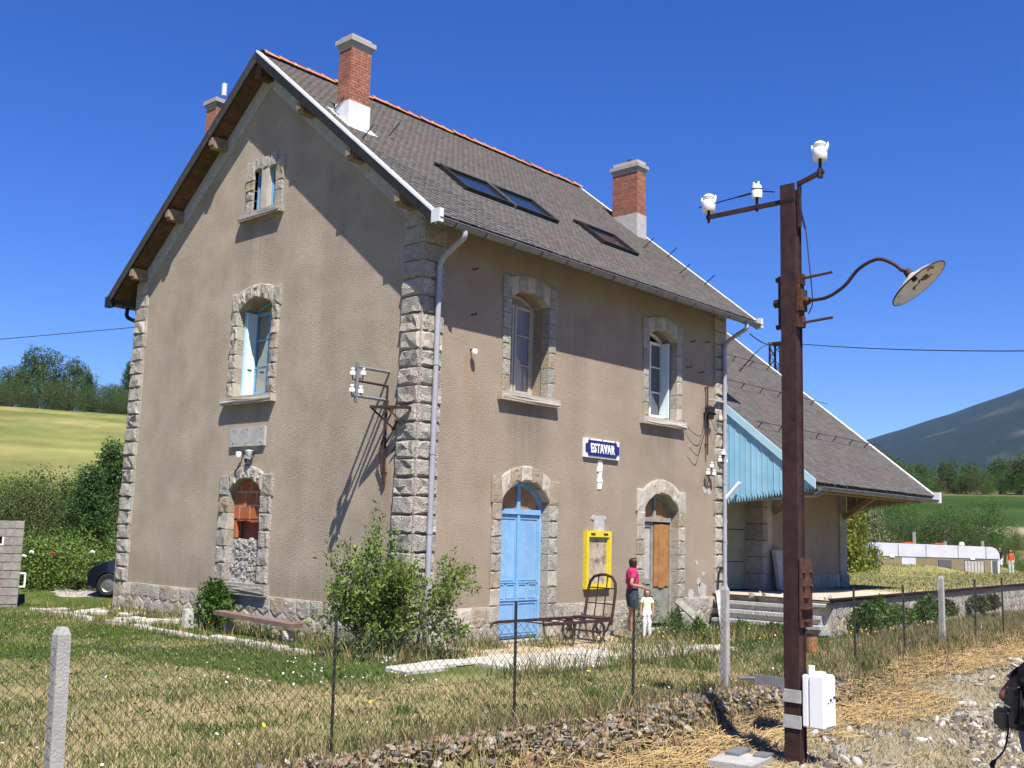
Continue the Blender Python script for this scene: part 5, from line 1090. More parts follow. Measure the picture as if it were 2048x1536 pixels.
def wires(name,x0,x1,top,pitch,r,sag,seed):
    V = []; Fq = []; r2 = random.Random(seed); H_ = top
    def seg(p,q):
        o = len(V); d = (Vector(q)-Vector(p)); n = Vector((-d.z,0,d.x)).normalized()*r; m = Vector((0,r,0))
        for e in (p,q):
            e = Vector(e); V.extend([tuple(e+n),tuple(e-n*.5+m*.87),tuple(e-n*.5-m*.87)])
        for a in range(3): Fq.append((o+a,o+(a+1)%3,o+3+(a+1)%3,o+3+a))
    def pt(x,h):
        t = (x-x0)/(x1-x0); s = 4*t*(1-t); return (x,FY-.022-.02*s*math.sin(h*3+seed)-.012*noise.noise((x*2,h*2,seed)),tz(x,FY)+.02+h*(1-sag*s)+.012*noise.noise((x*1.5,h*1.5,9)))
    nst = 4
    k = int(-H_/pitch)-1
    while k*pitch < (x1-x0)+.01:
        for sg in (1,-1):
            s0 = x0+k*pitch if sg > 0 else x0+k*pitch+H_
            hs = []
            for i in range(nst+1):
                h = H_*i/nst; x = s0+sg*h; hs.append((x,h))
            for (xa,ha),(xb,hb) in zip(hs,hs[1:]):
                if min(xa,xb) < x0-1e-6 or max(xa,xb) > x1+1e-6:
                    la = [0,1]; 
                    lo,hi = x0,x1
                    if max(xa,xb) <= lo or min(xa,xb) >= hi: continue
                    f = lambda xx: ha+(hb-ha)*(xx-xa)/(xb-xa); xa2 = min(max(xa,lo),hi); xb2 = min(max(xb,lo),hi)
                    seg(pt(xa2,f(xa2)),pt(xb2,f(xb2)))
                else: seg(pt(xa,ha),pt(xb,hb))
        k += 1
    for h in (0,H_*.5,H_):
        for i in range(6): seg(pt(x0+(x1-x0)*i/6,h),pt(x0+(x1-x0)*(i+1)/6,h))
    o = npmesh(name,V,Fq,'wire',FN); return o
for (xa,_),(xb,_) in zip(posts,posts[1:]): wires('chain_link',xa,xb,1.06,.1,.0022 if xa < -4 else .0018,.05,int(xa*10))
# ------------------------------------------------------------------ cables and lattice mast
def cable(name,label,p,q,sag,r):
    p = Vector(p); q = Vector(q); P = []
    for i in range(17): t = i/16; v = p.lerp(q,t); v.z -= sag*4*t*(1-t); P.append(v)
    b = MB(); b.tube(P,r,5); return tag(b.build(name,'cable'),label,'cable')
def ray_pt(u,v,depth): d = F+Rt*((u-1024)/fpx)-Up*((v-768)/fpx); return CAM+d*depth
mt = ray_pt(1555,690,45)
cable('power_cable','dark power cable running from the lattice mast across the sky on the right',ray_pt(1556,684,45),ray_pt(2500,690,24),.25,.017)
cable('power_cable','thin overhead cable left of the house against the sky',ray_pt(-300,702,46),ray_pt(420,640,46),.05,.016)
cable('power_cable','short cable from the house corner to the lattice mast',ray_pt(1500,668,30.4),ray_pt(1548,690,45),.1,.02)
PY = thing('lattice_mast','rusty lattice steel mast standing behind the goods shed roof','mast',(mt.x,mt.y,0)); hp = mt.z; b = MB(); w_ = .24
for sx in (-1,1):
    for sy in (-1,1): b.beam((sx*w_*1.25,sy*w_*1.25,-1),(sx*w_,sy*w_,hp),.07,.07)
b.build('legs','dark_rust',PY); b = MB(); z = 1.
i = 0
while z < hp-.4:
    for a in range(4):
        c = [(-w_,-w_),(w_,-w_),(w_,w_),(-w_,w_)]; p0,p1 = c[a],c[(a+1)%4]; s = 1 if i%2 else 0
        b.beam((*(p0 if s else p1),z),(*(p1 if s else p0),z+.42),.045,.02)
    z += .42; i += 1
b.box((-w_-.06,-w_-.06,hp),(w_+.06,w_+.06,hp+.09)); b.build('lacing','dark_rust',PY)
b = MB(); b.tube(curve_pts([(-.3,.1,hp+.05),(-.75,.4,hp-.2),(-1.1,.7,hp-.75)],6),.025,5); b.build('cable_loop','dark_zinc',PY)
# ------------------------------------------------------------------ bench, stones, planks
t = thing('plank_bench','weathered wooden plank bench on stones in front of the plinth','bench',(-.62,3.55,-.1)); T = Matrix.Rotation(.04,4,'Z')@Matrix.Rotation(.035,4,'X'); b = MB(); b.box((-.14,-1.15,.34),(.14,1.25,.42),T); b.build('plank','bench_wood',t)
for y,mt_ in ((.95,'a'),(-.95,'c')): link('support_stone',RK[(1,mt_)],t,(0,y,.12),(0,.3,1),(.17,.15,.34))
t = thing('cut_stone','pale cut granite block standing on the grass by the gable wall','stone',(-.55,5.95,-.12)); b = MB(); P = [(.2*math.cos(a),.16*math.sin(a)) for a in [6.283*k/9 for k in range(9)]]; b.prism(P,lambda u,w,d: Vector((u,w,d)),0,.42); b.build('block','pale_stone',t)
t = None
for nm,lab,p,q,w_,th_,mt_ in (('plank','pale plank leaning on the wall between the weathered door and the corner',(8.62,-.75,-.05),(8.2,-.1,.62),.2,.035,'grey_wood'),('plank','long pale beam leaning against the drainpipe at the house corner',(9.15,-.75,0),(9.85,-.2,.78),.1,.1,'cement')):
    t = thing('leaning_plank',lab,'plank',p); b = MB(); b.beam((0,0,0),Vector(q)-Vector(p),w_,th_,up=(0,1,0)); b.build(nm,mt_,t)
# ------------------------------------------------------------------ luggage trolley
TR = thing('luggage_trolley','rusty iron luggage trolley with arched back in front of the facade','trolley',(3.3,-.72,0)); y0,y1 = -.36,.32
b = MB(); b.beam((-1.0,y0,.4),(1.1,y0,.4),.05,.05); b.beam((-1.5,y1,.42),(1.1,y1,.42),.05,.05); b.tube(curve_pts([(-1.5,y1,.42),(-1.6,y1,.41),(-1.68,y1,.33)],4),.02,6); b.build('bed_rail','dark_rust',TR)
for x in (-.9,-.45,0,.45,.9): MB().beam((x,y0,.41),(x,y1,.42),.05,.02).build('cross_bar','dark_rust',TR)
b = MB(); P = [(1.05,y0,.3),(1.1,y0,.5),(1.19,y0,.95),(1.22,y0+.03,1.12),(1.235,y0+.12,1.22),(1.24,y0+.28,1.26),(1.24,y1-.28,1.26),(1.235,y1-.12,1.22),(1.22,y1-.03,1.12),(1.19,y1,.95),(1.1,y1,.5),(1.05,y1,.3)]
b.tube(P,.03,7); b.build('back_frame','dark_rust',TR,smooth=50)
for y in (-.13,.09): MB().tube([(1.1,y,.45),(1.19,y,.95),(1.24,y,1.25)],.014,6).build('back_bar','dark_rust',TR)
for z,x in ((.7,1.14),(1.0,1.195)): MB().tube([(x,y0,z),(x,y1,z)],.014,6).build('cross_bar','dark_rust',TR)
MB().box((.7,y0,.42),(1.12,y1,.455)).build('seat_plate','dark_rust',TR)
for x,yy,r in ((.62,y0-.03,.2),(.62,y1+.03,.2),(.15,y0,.0)):
    if r:
        b = MB(); T = Matrix.Translation((x,yy,.2))@Matrix.Rotation(math.pi/2,4,'X'); b.lathe([(r-.035,-.02),(r,-.02),(r,.02),(r-.035,.02),(r-.035,-.02)],T,20)
        for k in range(6): a = k*1.047; b.tube([T@Vector((.02*math.cos(a),.02*math.sin(a),0)),T@Vector(((r-.02)*math.cos(a),(r-.02)*math.sin(a),0))],.011,5)
        b.lathe([(0,-.04),(.04,-.04),(.04,.04),(0,.04)],T,8); b.build('wheel','dark_rust',TR)
b = MB(); b.tube([(.62,y0-.05,.2),(.62,y1+.05,.2)],.02,6); b.beam((.62,y0,.2),(.55,y0,.4),.04,.03); b.beam((.62,y1,.2),(.55,y1,.4),.04,.03); b.beam((.9,y0,.18),(1.05,y0,.4),.03,.03); b.build('axle','dark_rust',TR)
b = MB(); b.tube([(-.2,y0,.4),(-.12,y0,0)],.018,5); b.tube([(-.05,y0,.4),(-.12,y0,0)],.018,5); b.tube([(-.2,y1,.4),(-.12,y1,0)],.018,5); b.build('leg','dark_rust',TR)
# ------------------------------------------------------------------ cinder-block hut on the left
hx0, hy0 = -1.3, 12.45
HU = thing('block_hut','small unfinished cinder-block hut with a square opening at the left edge','hut',(hx0,hy0,0),0)
hd = Vector((-.62,.05,0)); hd = Vector((-.915,.40,0)).normalized(); hn = Vector((-.40,-.915,0)).normalized()
hm = lambda u,w,d: hd*u+hn*d+Vector((0,0,w))
rr = random.Random(9)
b = MB(); 
for r in (rect(0,2.4,-.3,1.38),rect(0,.42,1.38,1.7),rect(.68,2.4,1.38,1.7),rect(0,2.4,1.7,1.99)): b.prism(r,hm,-.18,-.012)
b.prism(rect(0,.18,-.3,1.99),hm,-2,-.18); b.build('core','mortar_grey',HU)
for r in range(10):
    z0 = r*.2; off = (r%2)*.2; k = -1
    while k*.4+off < 2.4:
        a = max(0,k*.4+off); q = min(2.4,(k+1)*.4+off); k += 1
        if q-a < .06: continue
        segs = [(a,q)]
        if r in (7,): segs = [(max(a,s0),min(q,s1)) for s0,s1 in ((0,.42),(.68,2.4)) if min(q,s1)-max(a,s0) > .05]
        for s0,s1 in segs: MB().prism(rect(s0+.011,s1-.011,z0+.01,z0+.19),hm,-.1,rr.uniform(-.004,.006)).build('block','block',HU)
b = MB()
for r in (rect(.42,.46,1.4,1.6),rect(.64,.68,1.4,1.6),rect(.46,.64,1.4,1.43)): b.prism(r,hm,-.15,.012)
b.build('opening_frame','white_paint',HU); MB().prism(rect(.44,.66,1.4,1.6),hm,-.17,-.14).build('opening','dark_interior',HU)
b = MB(); b.prism(rect(1.22,1.3,-.2,2.08),hm,.03,.11); b.build('metal_post','pale_blue_steel',HU); b = MB(); b.tube([hm(1.1,1.9,.05),hm(1.1,2.3,.05)],.03,6); b.build('rebar','concrete',HU)
b = MB(); b.beam(hm(-.0,.42,0),hm(-.13,.42,0),.035,.035); b.beam(hm(-.115,.42,0),hm(-.115,.74,0),.035,.035); b.beam(hm(-.0,.74,0),hm(-.13,.74,0),.035,.035); b.build('white_frame','white_paint',HU)
# ------------------------------------------------------------------ dark car behind the house
CR = thing('parked_car','black car parked behind the left corner, only its bonnet and front wheel showing','car',(3.2,12.87,tz(2,14)),math.atan2(.745,-.667))
# local: +x forward
prof = [(-2.0,.35),(-2.0,.75),(-1.85,1.0),(-1.2,1.42),(-.2,1.48),(.55,1.3),(1.15,1.0),(1.75,.88),(2.05,.74),(2.16,.55),(2.14,.3),(1.98,.2),(-1.9,.2)]
n = len(prof); b = MB(); lay = [(-.86,.0),(-.80,.06),(-.6,.1),(.6,.1),(.80,.06),(.86,.0)]; vs = []
for y,gr in lay:
    for x,z in prof:
        tuck = .13*max(0,(z-.85)/.6); vs.append((x*(1+gr*.12), y*(1-tuck*1.2), z+gr*.25*(z > .3)))
m = len(lay); b.add(vs,[(i*n+k,i*n+(k+1)%n,(i+1)*n+(k+1)%n,(i+1)*n+k) for i in range(m-1) for k in range(n)]+[tuple(range(n)),tuple((m-1)*n+k for k in range(n))]); b.build('body','car_paint',CR,smooth=35)
for sx in (1.58,-1.2):
    for sy in (-1,1):
        T = Matrix.Translation((sx,sy*.8,.3))@Matrix.Rotation(math.pi/2,4,'X'); b = MB(); b.lathe([(.19,-.09),(.27,-.1),(.3,-.07),(.3,.07),(.27,.1),(.19,.09)],T,24); w_ = b.build('wheel','tyre',CR,smooth=40)
        b = MB(); b.lathe([(0,.07*1),(.05,.08),(.17,.06),(.2,.08)],T,20); b.lathe([(0,-.07*1),(.05,-.08),(.17,-.06),(.2,-.08)],T,20); b.build('rim','rim',w_)
        b = MB(); b.lathe([(.34,.11),(.36,.11),(.36,-.11),(.34,-.11)],T,20,a0=-.2,a1=3.34); b.build('wheel_arch','black',CR)
for sy in (-1,1):
    b = MB(); b.cbox((0,0,0),(.32,.2,.13),Matrix.Translation((1.93,sy*.66,.7))@Matrix.Rotation(sy*-.3,4,'Z')); b.build('headlight','pane',CR); MB().cbox((.95,sy*.868,.72),(.06,.02,.035)).build('indicator','white_paint',CR); MB().box((-1.2,sy*.872-.004,1.0),(.5,sy*.872+.004,1.35)) if False else None
b = MB(); b.box((2.08,-.35,.3),(2.13,.35,.42)); b.build('grille','black',CR)
# ------------------------------------------------------------------ caravan
c0 = ray_pt(1742,1110,50); c1 = ray_pt(1980,1110,50); cv = (c1-c0); cv.z = 0; LC = cv.length
CV = thing('caravan','pale caravan with brown lower band standing behind the platform','caravan',((c0.x+c1.x)/2,(c0.y+c1.y)/2,-.42),math.atan2(cv.y,cv.x))
prof = []; h1 = 2.5; Lh = LC/2; r = .42
pr_ = [(-Lh+.02,.35)]+[(-Lh,1.7)]+[(-Lh+r-r*math.cos(a),h1-r+r*math.sin(a)) for a in [k*math.pi/10 for k in range(6)]]+[(Lh-r+r*math.sin(a),h1-.06-r+r*math.cos(a)) for a in [k*math.pi/10 for k in range(6)]]+[(Lh,1.6),(Lh-.1,.35)]
b = MB(); b.prism(pr_,lambda u,w,d: Vector((u,d,w)),-1.0,1.0); b.build('body','caravan_white',CV)
MB().box((-Lh+.03,-1.018,.62),(Lh-.42,-1.0,1.86)).build('lower_panel','caravan_brown',CV); MB().box((-Lh+.03,-1.024,.35),(Lh*.0,-1.0,.93)).build('skirt','caravan_white',CV); MB().box((-Lh-.01,-1.03,1.86),(Lh-.05,-1.0,1.89)).build('trim_strip','caravan_glass',CV)
b = MB(); b.box((-.05,-1.06,1.42),(.55,-1.0,1.78)); b.build('window','caravan_glass',CV); b = MB(); b.box((1.15,-1.035,.9),(2.1,-1.0,1.8)); b.build('window','caravan_glass',CV)
for k in range(6): MB().box((1.18+k*.15,-1.045,.92),(1.3+k*.15,-1.036,1.76)).build('curtain','cement',CV)
for x in (-1.1,.35): MB().box((x-.22,-.3,2.5),(x+.22,.3,2.56)).build('roof_hatch','red_plastic',CV)
MB().lathe([(0,.16),(.1,.14),(.13,.0)],Matrix.Translation((1.5,0,2.48)),12).build('roof_vent','white_paint',CV)
for x in (-2.2,1.55): MB().box((x-.1,-1.06,1.83),(x+.1,-1.0,1.9)).build('lamp','white_paint',CV)
for x in (-1.9,-.6,.9,2.2): MB().box((x-.012,-1.012,1.9),(x+.012,-1.0,2.44)).build('panel_seam','caravan_glass',CV)
MB().box((Lh-.36,-1.022,1.0),(Lh-.12,-1.0,1.8)).build('window','caravan_glass',CV); MB().box((-1.75,-1.03,.95),(-1.1,-1.0,1.84)).build('door','caravan_white',CV)
for s in (-1,1): MB().lathe([(0,-.1),(.3,-.1),(.3,.1),(0,.1)],Matrix.Translation((.1,s*.8,.3))@Matrix.Rotation(math.pi/2,4,'X'),16).build('wheel','tyre',CV)
for i,(px,py,d,h) in enumerate(((1828,1064,57,1.1),(1890,1083,56,1.3),(1965,1082,58,1.4))):
    p = ray_pt(px,py,d); t = thing('field_post',('pale post left behind the caravan roof','short pale post above the middle of the caravan','pale post right behind the caravan')[i],'post',(p.x,p.y,-.4)); MB().box((-.06,-.06,0),(.06,.06,p.z+.4)).build('post','concrete',t)
# ------------------------------------------------------------------ people
def body(t, J, skin, name='body'):
    """one continuous skinned surface grown from a jointed skeleton; J: list of (bone, parent index, position, radius)"""
    me = bpy.data.meshes.new(name); me.from_pydata([j[2] for j in J],[(j[1],i) for i,j in enumerate(J) if j[1] >= 0],[])
    o = bpy.data.objects.new(name,me); COL.objects.link(o); m = o.modifiers.new('skin','SKIN'); m.use_smooth_shade = True
    for i,j in enumerate(J):
        sv = me.skin_vertices[0].data[i]; r = j[3]; sv.radius = r if isinstance(r,tuple) else (r,r); sv.use_root = (i == 0)
    s = o.modifiers.new('sub','SUBSURF'); s.levels = 2; s.render_levels = 2
    bpy.context.view_layer.update(); n = bpy.data.meshes.new_from_object(o.evaluated_get(bpy.context.evaluated_depsgraph_get()))
    bpy.data.objects.remove(o); n.materials.clear(); n.materials.append(MT[skin]); n.polygons.foreach_set('use_smooth',[True]*len(n.polygons))
    return link(name,n,t)
def nearest(J, p):
    best = (9e9,None,0,0)
    for i,j in enumerate(J):
        if j[1] < 0: continue
        a = Vector(J[j[1]][2]); b = Vector(j[2]); d = b-a; u = max(0,min(1,(p-a).dot(d)/max(d.length_squared,1e-9))); q = (p-(a+d*u)).length
        r = j[3][0] if isinstance(j[3],tuple) else j[3]
        if q-r*.5 < best[0]: best = (q-r*.5,j[0],u,i)
    return best
def clothe(bd, J, name, mat, test, off, t, flare=0, zf=None):
    me = bd.data; keep = []
    for p in me.polygons:
        _,bn,u,_i = nearest(J,p.center)
        if test(bn,u,p.center): keep.append(p)
    ids = {}; V = []; Fq = []
    for p in keep:
        f = []
        for vi in p.vertices:
            if vi not in ids:
                v = me.vertices[vi]; k = off+(flare*max(0,(zf-v.co.z)) if zf else 0); ids[vi] = len(V); w = 0.004*noise.noise(v.co*14)
                V.append(v.co+v.normal*(k+w))
            f.append(ids[vi])
        Fq.append(tuple(f))
    b = MB(); b.add(V,Fq); return b.build(name,mat,t,smooth=True)
def skeleton(armR, armL, legs, w=1., headturn=0, child=False, bust=0):
    hs = 1.22 if child else 1.
    J = []
    def a(bn,p,pos,r): J.append((bn,p,pos,r)); return len(J)-1
    pe = a('pelvis',-1,(0,0,.93),(.15*w,.105*w)); wa = a('belly',pe,(.005,0,1.06),(.125*w,.095*w)); ch = a('chest',wa,(.015,0,1.22),(.14*w,.105*w+bust)); sh = a('upchest',ch,(0,0,1.345),(.12*w,.075)); nk = a('neck',sh,(.012,0,1.425),.05)
    h1 = a('head',nk,(.03,0,1.475),.066*hs); h2 = a('head',h1,(.03,0,1.475+.075*hs),(.08*hs,.094*hs)); h3 = a('head',h2,(.02,0,1.475+.14*hs),(.066*hs,.078*hs))
    for sg,arm in ((1,armL),(-1,armR)):
        s0 = a('shoulder',sh,(-.005,sg*.155*w,1.34),.054*w); e0 = a('upperarm',s0,arm[0],.038*w); w0 = a('forearm',e0,arm[1],.026); d = (Vector(arm[1])-Vector(arm[0])).normalized()
        pm_ = Vector(arm[1])+d*.07; p0 = a('hand',w0,tuple(pm_),.026); side = d.cross(Vector((1,0,0))).normalized() if abs(d.x) < .8 else Vector((0,0,1))
        for k in range(4): q = pm_+side*(k-1.5)*.017; x1 = a('hand',p0,tuple(q+d*.035),.009); a('hand',x1,tuple(q+d*(.085-.012*abs(k-1.4))+Vector((0,-sg*.01,-.004))),.008)
        a('hand',w0,tuple(Vector(arm[1])+d*.05+side*.045),.01)
    for sg,leg in ((1,legs[0]),(-1,legs[1])):
        hp = a('thigh',pe,(0,sg*.085*w,.86),(.1*w,.1*w)); kn = a('thigh',hp,leg[0],.057*w); cf = a('calf',kn,tuple(Vector(leg[0]).lerp(Vector(leg[1]),.35)+Vector((-.015,0,0))),.055*w); an = a('calf',cf,leg[1],.034); f = Vector(leg[1]); a('foot',a('foot',an,(f.x+.08,f.y+sg*.01,.045),.036),(f.x+.15,f.y+sg*.02,.035),.03)
    return J
def person(label, loc, rz, height, J, skin, hair, clothes, hairtest, turn=0, group=None):
    t = thing('person',label,'person',loc,rz,group); s = height/1.68; t.scale = (s,s,s); bd = body(t,J,skin)
    hd = [j for j in J if j[0] == 'head'][1][2]; hc = Vector(hd)
    if hair:
        clothe(bd,J,'hair',hair,lambda bn,u,c: bn == 'head' and hairtest(c-hc),.03,t)
    b = MB(); b.tube([(hc.x+.088,0,hc.z+.01),(hc.x+.112,0,hc.z-.03),(hc.x+.09,0,hc.z-.038)],[.008,.014,.01],6); b.build('nose',skin,t,smooth=True)
    for sg in (-1,1): MB().lathe([(0,.012),(.009,.008),(.012,0)],Matrix.Translation((hc.x+.085,sg*.032,hc.z+.01))@Matrix.Rotation(math.pi/2,4,'Y'),8).build('eye','black',t)
    MB().tube([(hc.x+.086,-.022,hc.z-.062),(hc.x+.094,0,hc.z-.064),(hc.x+.086,.022,hc.z-.062)],.005,5).build('mouth','lips',t)
    for sg in (-1,1): MB().lathe([(0,.012),(.022,.008),(.026,0),(0,-.006)],Matrix.Translation((hc.x-.0,sg*.082,hc.z-.01))@Matrix.Rotation(sg*-math.pi/2,4,'X'),8).build('ear',skin,t)
    for c in clothes: clothe(bd,J,*c[:4],t,*c[4:])
    return t,bd
MT['lips'] = M('lips',(.4,.12,.1)); MT['magenta'] = M('magenta_cotton',(.52,.025,.11),(.6,.04,.15),6,rough=.9); MT['denim'] = M('denim',(.035,.05,.075),(.06,.08,.11),14,rough=.9); MT['blue_denim'] = M('blue_denim',(.075,.12,.24),(.12,.17,.3),14,rough=.9)
MT['pale_shirt'] = M('pale_yellow_cotton',(.8,.78,.45),(.84,.83,.62),8,rough=.9); MT['white_cotton'] = M('white_cotton',(.72,.73,.74),(.8,.8,.8),8,rough=.9); MT['orange_cotton'] = M('orange_cotton',(.75,.1,.035),rough=.9); MT['mint'] = M('mint_cotton',(.6,.7,.62),rough=.9); MT['navy'] = M('navy_cotton',(.012,.014,.025),rough=.9); MT['black_fabric'] = M('black_fabric',(.01,.01,.011),(.022,.022,.024),20,rough=.7)
MT['bag_black'] = M('bag_nylon',(.009,.009,.01),(.02,.02,.022),10,rough=.4)
TORSO = ('belly','chest','upchest','shoulder')
std = lambda c: c.x < .035 or c.z > .055
J = skeleton(((-.10,-.24,1.09),(.14,-.16,1.04)),((-.06,.24,1.1),(.16,.06,1.06)),(((.03,.1,.47),(-.02,.1,.07)),((.02,-.095,.47),(-.03,-.1,.07))),1.07,bust=.025)
person('woman in a magenta T-shirt and dark shorts looking right beside the trolley',(5.28,-.92,.02),math.radians(-38),1.62,J,'skin','hair',[
 ('t_shirt','magenta',lambda bn,u,c: bn in ('belly','chest','upchest') or bn == 'shoulder' or (bn == 'upperarm' and u < .5) or (bn == 'pelvis' and c.z > .92) or (bn in ('neck',) and u < .15),.014),
 ('shorts','denim',lambda bn,u,c: (bn == 'pelvis' and c.z < .99) or (bn == 'thigh' and c.z > .62) or (bn == 'belly' and c.z < .98),.02),
 ('shoe','white_cotton',lambda bn,u,c: c.z < .13,.012)],lambda c: c.x < .02 or c.z > .05)
J = skeleton(((.02,-.21,1.08),(.05,-.2,.86)),((.02,.21,1.08),(.05,.2,.86)),(((.02,.08,.47),(-.01,.09,.07)),((.02,-.08,.47),(-.01,-.09,.07))),.95,child=True)
person('small girl in a pale yellow T-shirt and white trousers facing the camera',(5.12,-1.4,.02),math.radians(212),.98,J,'skin','hair',[
 ('t_shirt','pale_shirt',lambda bn,u,c: bn in TORSO or (bn == 'upperarm' and u < .45) or (bn == 'pelvis' and c.z > .9),.014),
 ('trousers','white_cotton',lambda bn,u,c: (bn == 'pelvis' and c.z <= .93) or (bn in ('thigh','calf') and c.z > .12),.018)],lambda c: c.x < .02 or c.z > .065)
J = skeleton(((-.05,-.25,1.1),(.12,-.22,.95)),((-.03,.22,1.08),(.04,.2,.85)),(((.04,.09,.48),(.0,.09,.07)),((-.02,-.09,.47),(-.08,-.09,.07))),1.,child=True)
p = (43.6,3.75,.72)
person('child in a dark T-shirt and pale shorts standing behind the caravan end',p,math.radians(215),1.3,J,'skin','hair',[
 ('t_shirt','navy',lambda bn,u,c: bn in TORSO or (bn == 'upperarm' and u < .5) or (bn == 'pelvis' and c.z > .92),.014),('shorts','white_cotton',lambda bn,u,c: (bn == 'pelvis' and c.z <= .94) or (bn == 'thigh' and c.z > .55),.025)],lambda c: c.x < .02 or c.z > .06)
J = skeleton(((.0,-.22,1.08),(.06,-.23,.86)),((.0,.22,1.08),(.06,.2,.86)),(((.03,.09,.48),(.0,.09,.07)),((.0,-.09,.47),(-.04,-.09,.07))),1.05,child=True)
person('child in an orange vest and pale trousers on the far platform grass',(40.5,2.3,.72),math.radians(205),1.22,J,'skin','hair',[
 ('vest','orange_cotton',lambda bn,u,c: bn in TORSO or (bn == 'pelvis' and c.z > .92),.016),('trousers','mint',lambda bn,u,c: (bn == 'pelvis' and c.z <= .94) or (bn in ('thigh','calf') and c.z > .14),.03)],lambda c: c.x < .02 or c.z > .06)
J = skeleton(((-.2,-.24,1.1),(.02,-.25,.98)),((-.19,.25,1.1),(.05,.2,1.02)),(((.05,.1,.47),(.02,.1,.07)),((-.05,-.1,.47),(-.16,-.1,.09))),1.08,bust=.02)
loc = Vector((-3.425,-10.985,-.24)); rz = math.radians(-50)
person('woman in black top and denim shorts cut off by the right picture edge',loc,rz,1.62,J,'tan_skin','hair',[
 ('top','black_fabric',lambda bn,u,c: bn in ('belly','chest','upchest') or (bn == 'shoulder' and u < .75) or (bn == 'pelvis' and c.z > .96),.014),
 ('shorts','blue_denim',lambda bn,u,c: (bn == 'pelvis' and c.z < 1.0) or (bn == 'thigh' and c.z > .7) or (bn == 'belly' and c.z < .99),.024),('shoe','black_fabric',lambda bn,u,c: c.z < .1,.012)],std)
W_ = Matrix.Translation(loc)@Matrix.Rotation(rz,4,'Z'); bp_ = W_@Vector((-.15,.04,1.03))
BK = thing('backpack','black backpack with a dangling strap worn by the woman at the right edge','backpack',bp_,rz)
bm = bmesh.new(); bmesh.ops.create_cube(bm,size=1)
for v in bm.verts: v.co = Vector((v.co.x*(.17 if v.co.z < 0 else .1)-.0, v.co.y*.25*(1 if v.co.z < 0 else .8), v.co.z*.36))
bmesh.ops.bevel(bm,geom=bm.edges[:],offset=.05,segments=3,affect='EDGES'); me = bpy.data.meshes.new('bag'); bm.to_mesh(me); bm.free(); me.materials.append(MT['bag_black']); link('bag',me,BK)
rb = lambda a,q,r,n: rbox(a,q,r,n,'bag_black',BK); rb((-.14,-.12,-.19),(-.07,.12,-.02),.03,'pocket')
b = MB(); b.tube([(-.1,-.12,.0),(-.12,0,.02),(-.1,.12,.0)],.006,4); b.build('zip','steel',BK)
b = MB(); b.tube(curve_pts([(.0,.12,.2),(.12,.12,.28),(.27,.12,.2),(.3,.13,0),(.2,.14,-.18),(.05,.13,-.2)],6),.018,5); b.tube(curve_pts([(.0,-.12,.2),(.12,-.12,.28),(.27,-.12,.2),(.3,-.13,0),(.2,-.14,-.18),(.05,-.13,-.2)],6),.018,5); b.build('shoulder_strap','bag_black',BK)
b = MB(); P = curve_pts([(-.02,.1,-.2),(-.05,.12,-.36),(-.13,.13,-.46),(-.15,.12,-.5),(-.1,.12,-.6),(-.02,.1,-.68)],5); b.tube(P,[.008]*10+[.02]*6+[.007]*(len(P)-16),5); b.build('dangling_strap','bag_black',BK)
# ------------------------------------------------------------------ loose stones and ballast along the track side
rr = random.Random(33)
def loose(n_ind, n_rest, gen, name, label, cat, group, kinds, seed):
    r2 = random.Random(seed); items = []
    for _ in range(n_ind+n_rest):
        x,y,z,s = gen(r2); k = (r2.randint(0,6),r2.choice(kinds)); items.append((x,y,z,s,k,(r2.random()*6,r2.random()*6,r2.random()*6),(r2.uniform(.7,1.4),r2.uniform(.7,1.4),r2.uniform(.6,1.0) if name[0] == 'r' else r2.uniform(.35,.75))))
    items.sort(key=lambda q: -q[3]/(Vector(q[:3])-CAM).length)
    for x,y,z,s,k,ro,sc in items[:n_ind]:
        o = link(name,RK[k],None,(x,y,z),(ro[0]*.12,ro[1]*.12,ro[2]),[s*c for c in sc]); tag(o,label,cat,group)
    V = {}; 
    for x,y,z,s,k,ro,sc in items[n_ind:]:
        me = RK[k]; mt_ = me.materials[0]; T = Matrix.Translation((x,y,z))@Matrix.Rotation(ro[2],4,'Z')@Matrix.Rotation(ro[0],4,'X')@Matrix.Diagonal((s*sc[0],s*sc[1],s*sc[2],1))
        vv,ff = V.setdefault(mt_.name,([],[])); o = len(vv); vv += [tuple(T@v.co) for v in me.vertices]; ff += [tuple(i+o for i in p.vertices) for p in me.polygons]
    for mn,(vv,ff) in V.items(): 
        o = npmesh('ballast' if name == 'rubble_stone' else 'gravel',vv,ff,bpy.data.materials[mn]); o['kind'] = 'stuff'
def bank(r2):
    x = -7.6+11.5*r2.random(); t = r2.random()**1.3; y = -6.5-.36*t+.12*r2.uniform(-1,1)-.1*math.sin(x*1.3); f = 1-sstep(1.5,4,x)
    return x,y,tz(x,y)+.03+.05*r2.random()*f, (.024+.04*r2.random()**2)*(.5+.5*f)
loose(290,2300,bank,'rubble_stone','broken rubble stone in the low bank below the fence','stone','rubble stones in the bank below the fence','abdeedeb',1)
def track(r2):
    while True:
        x = r2.uniform(-8,9); y = r2.uniform(-11,-6.9+.05*x)
        d = (Vector((x,y,0))-CAM); 
        u = P2(x,y)
        if u[0] > 1000 and fbm(x,y,.6,21)+.45*sstep(-7.6,-9.6,y-.06*x) > .02+.5*r2.random(): break
    return x,y,tz(x,y)+.01,.014+.085*r2.random()**4
def P2(x,y,z=-.2):
    d = Vector((x,y,z))-CAM; q = d.dot(F); return (1024+fpx*d.dot(Rt)/q, 768-fpx*d.dot(Up)/q) if q > .1 else (-9e9,0)
loose(260,7500,track,'white_stone','pale broken stone lying on the track-side ground','stone','pale stones scattered on the track side','ccaabd',2)
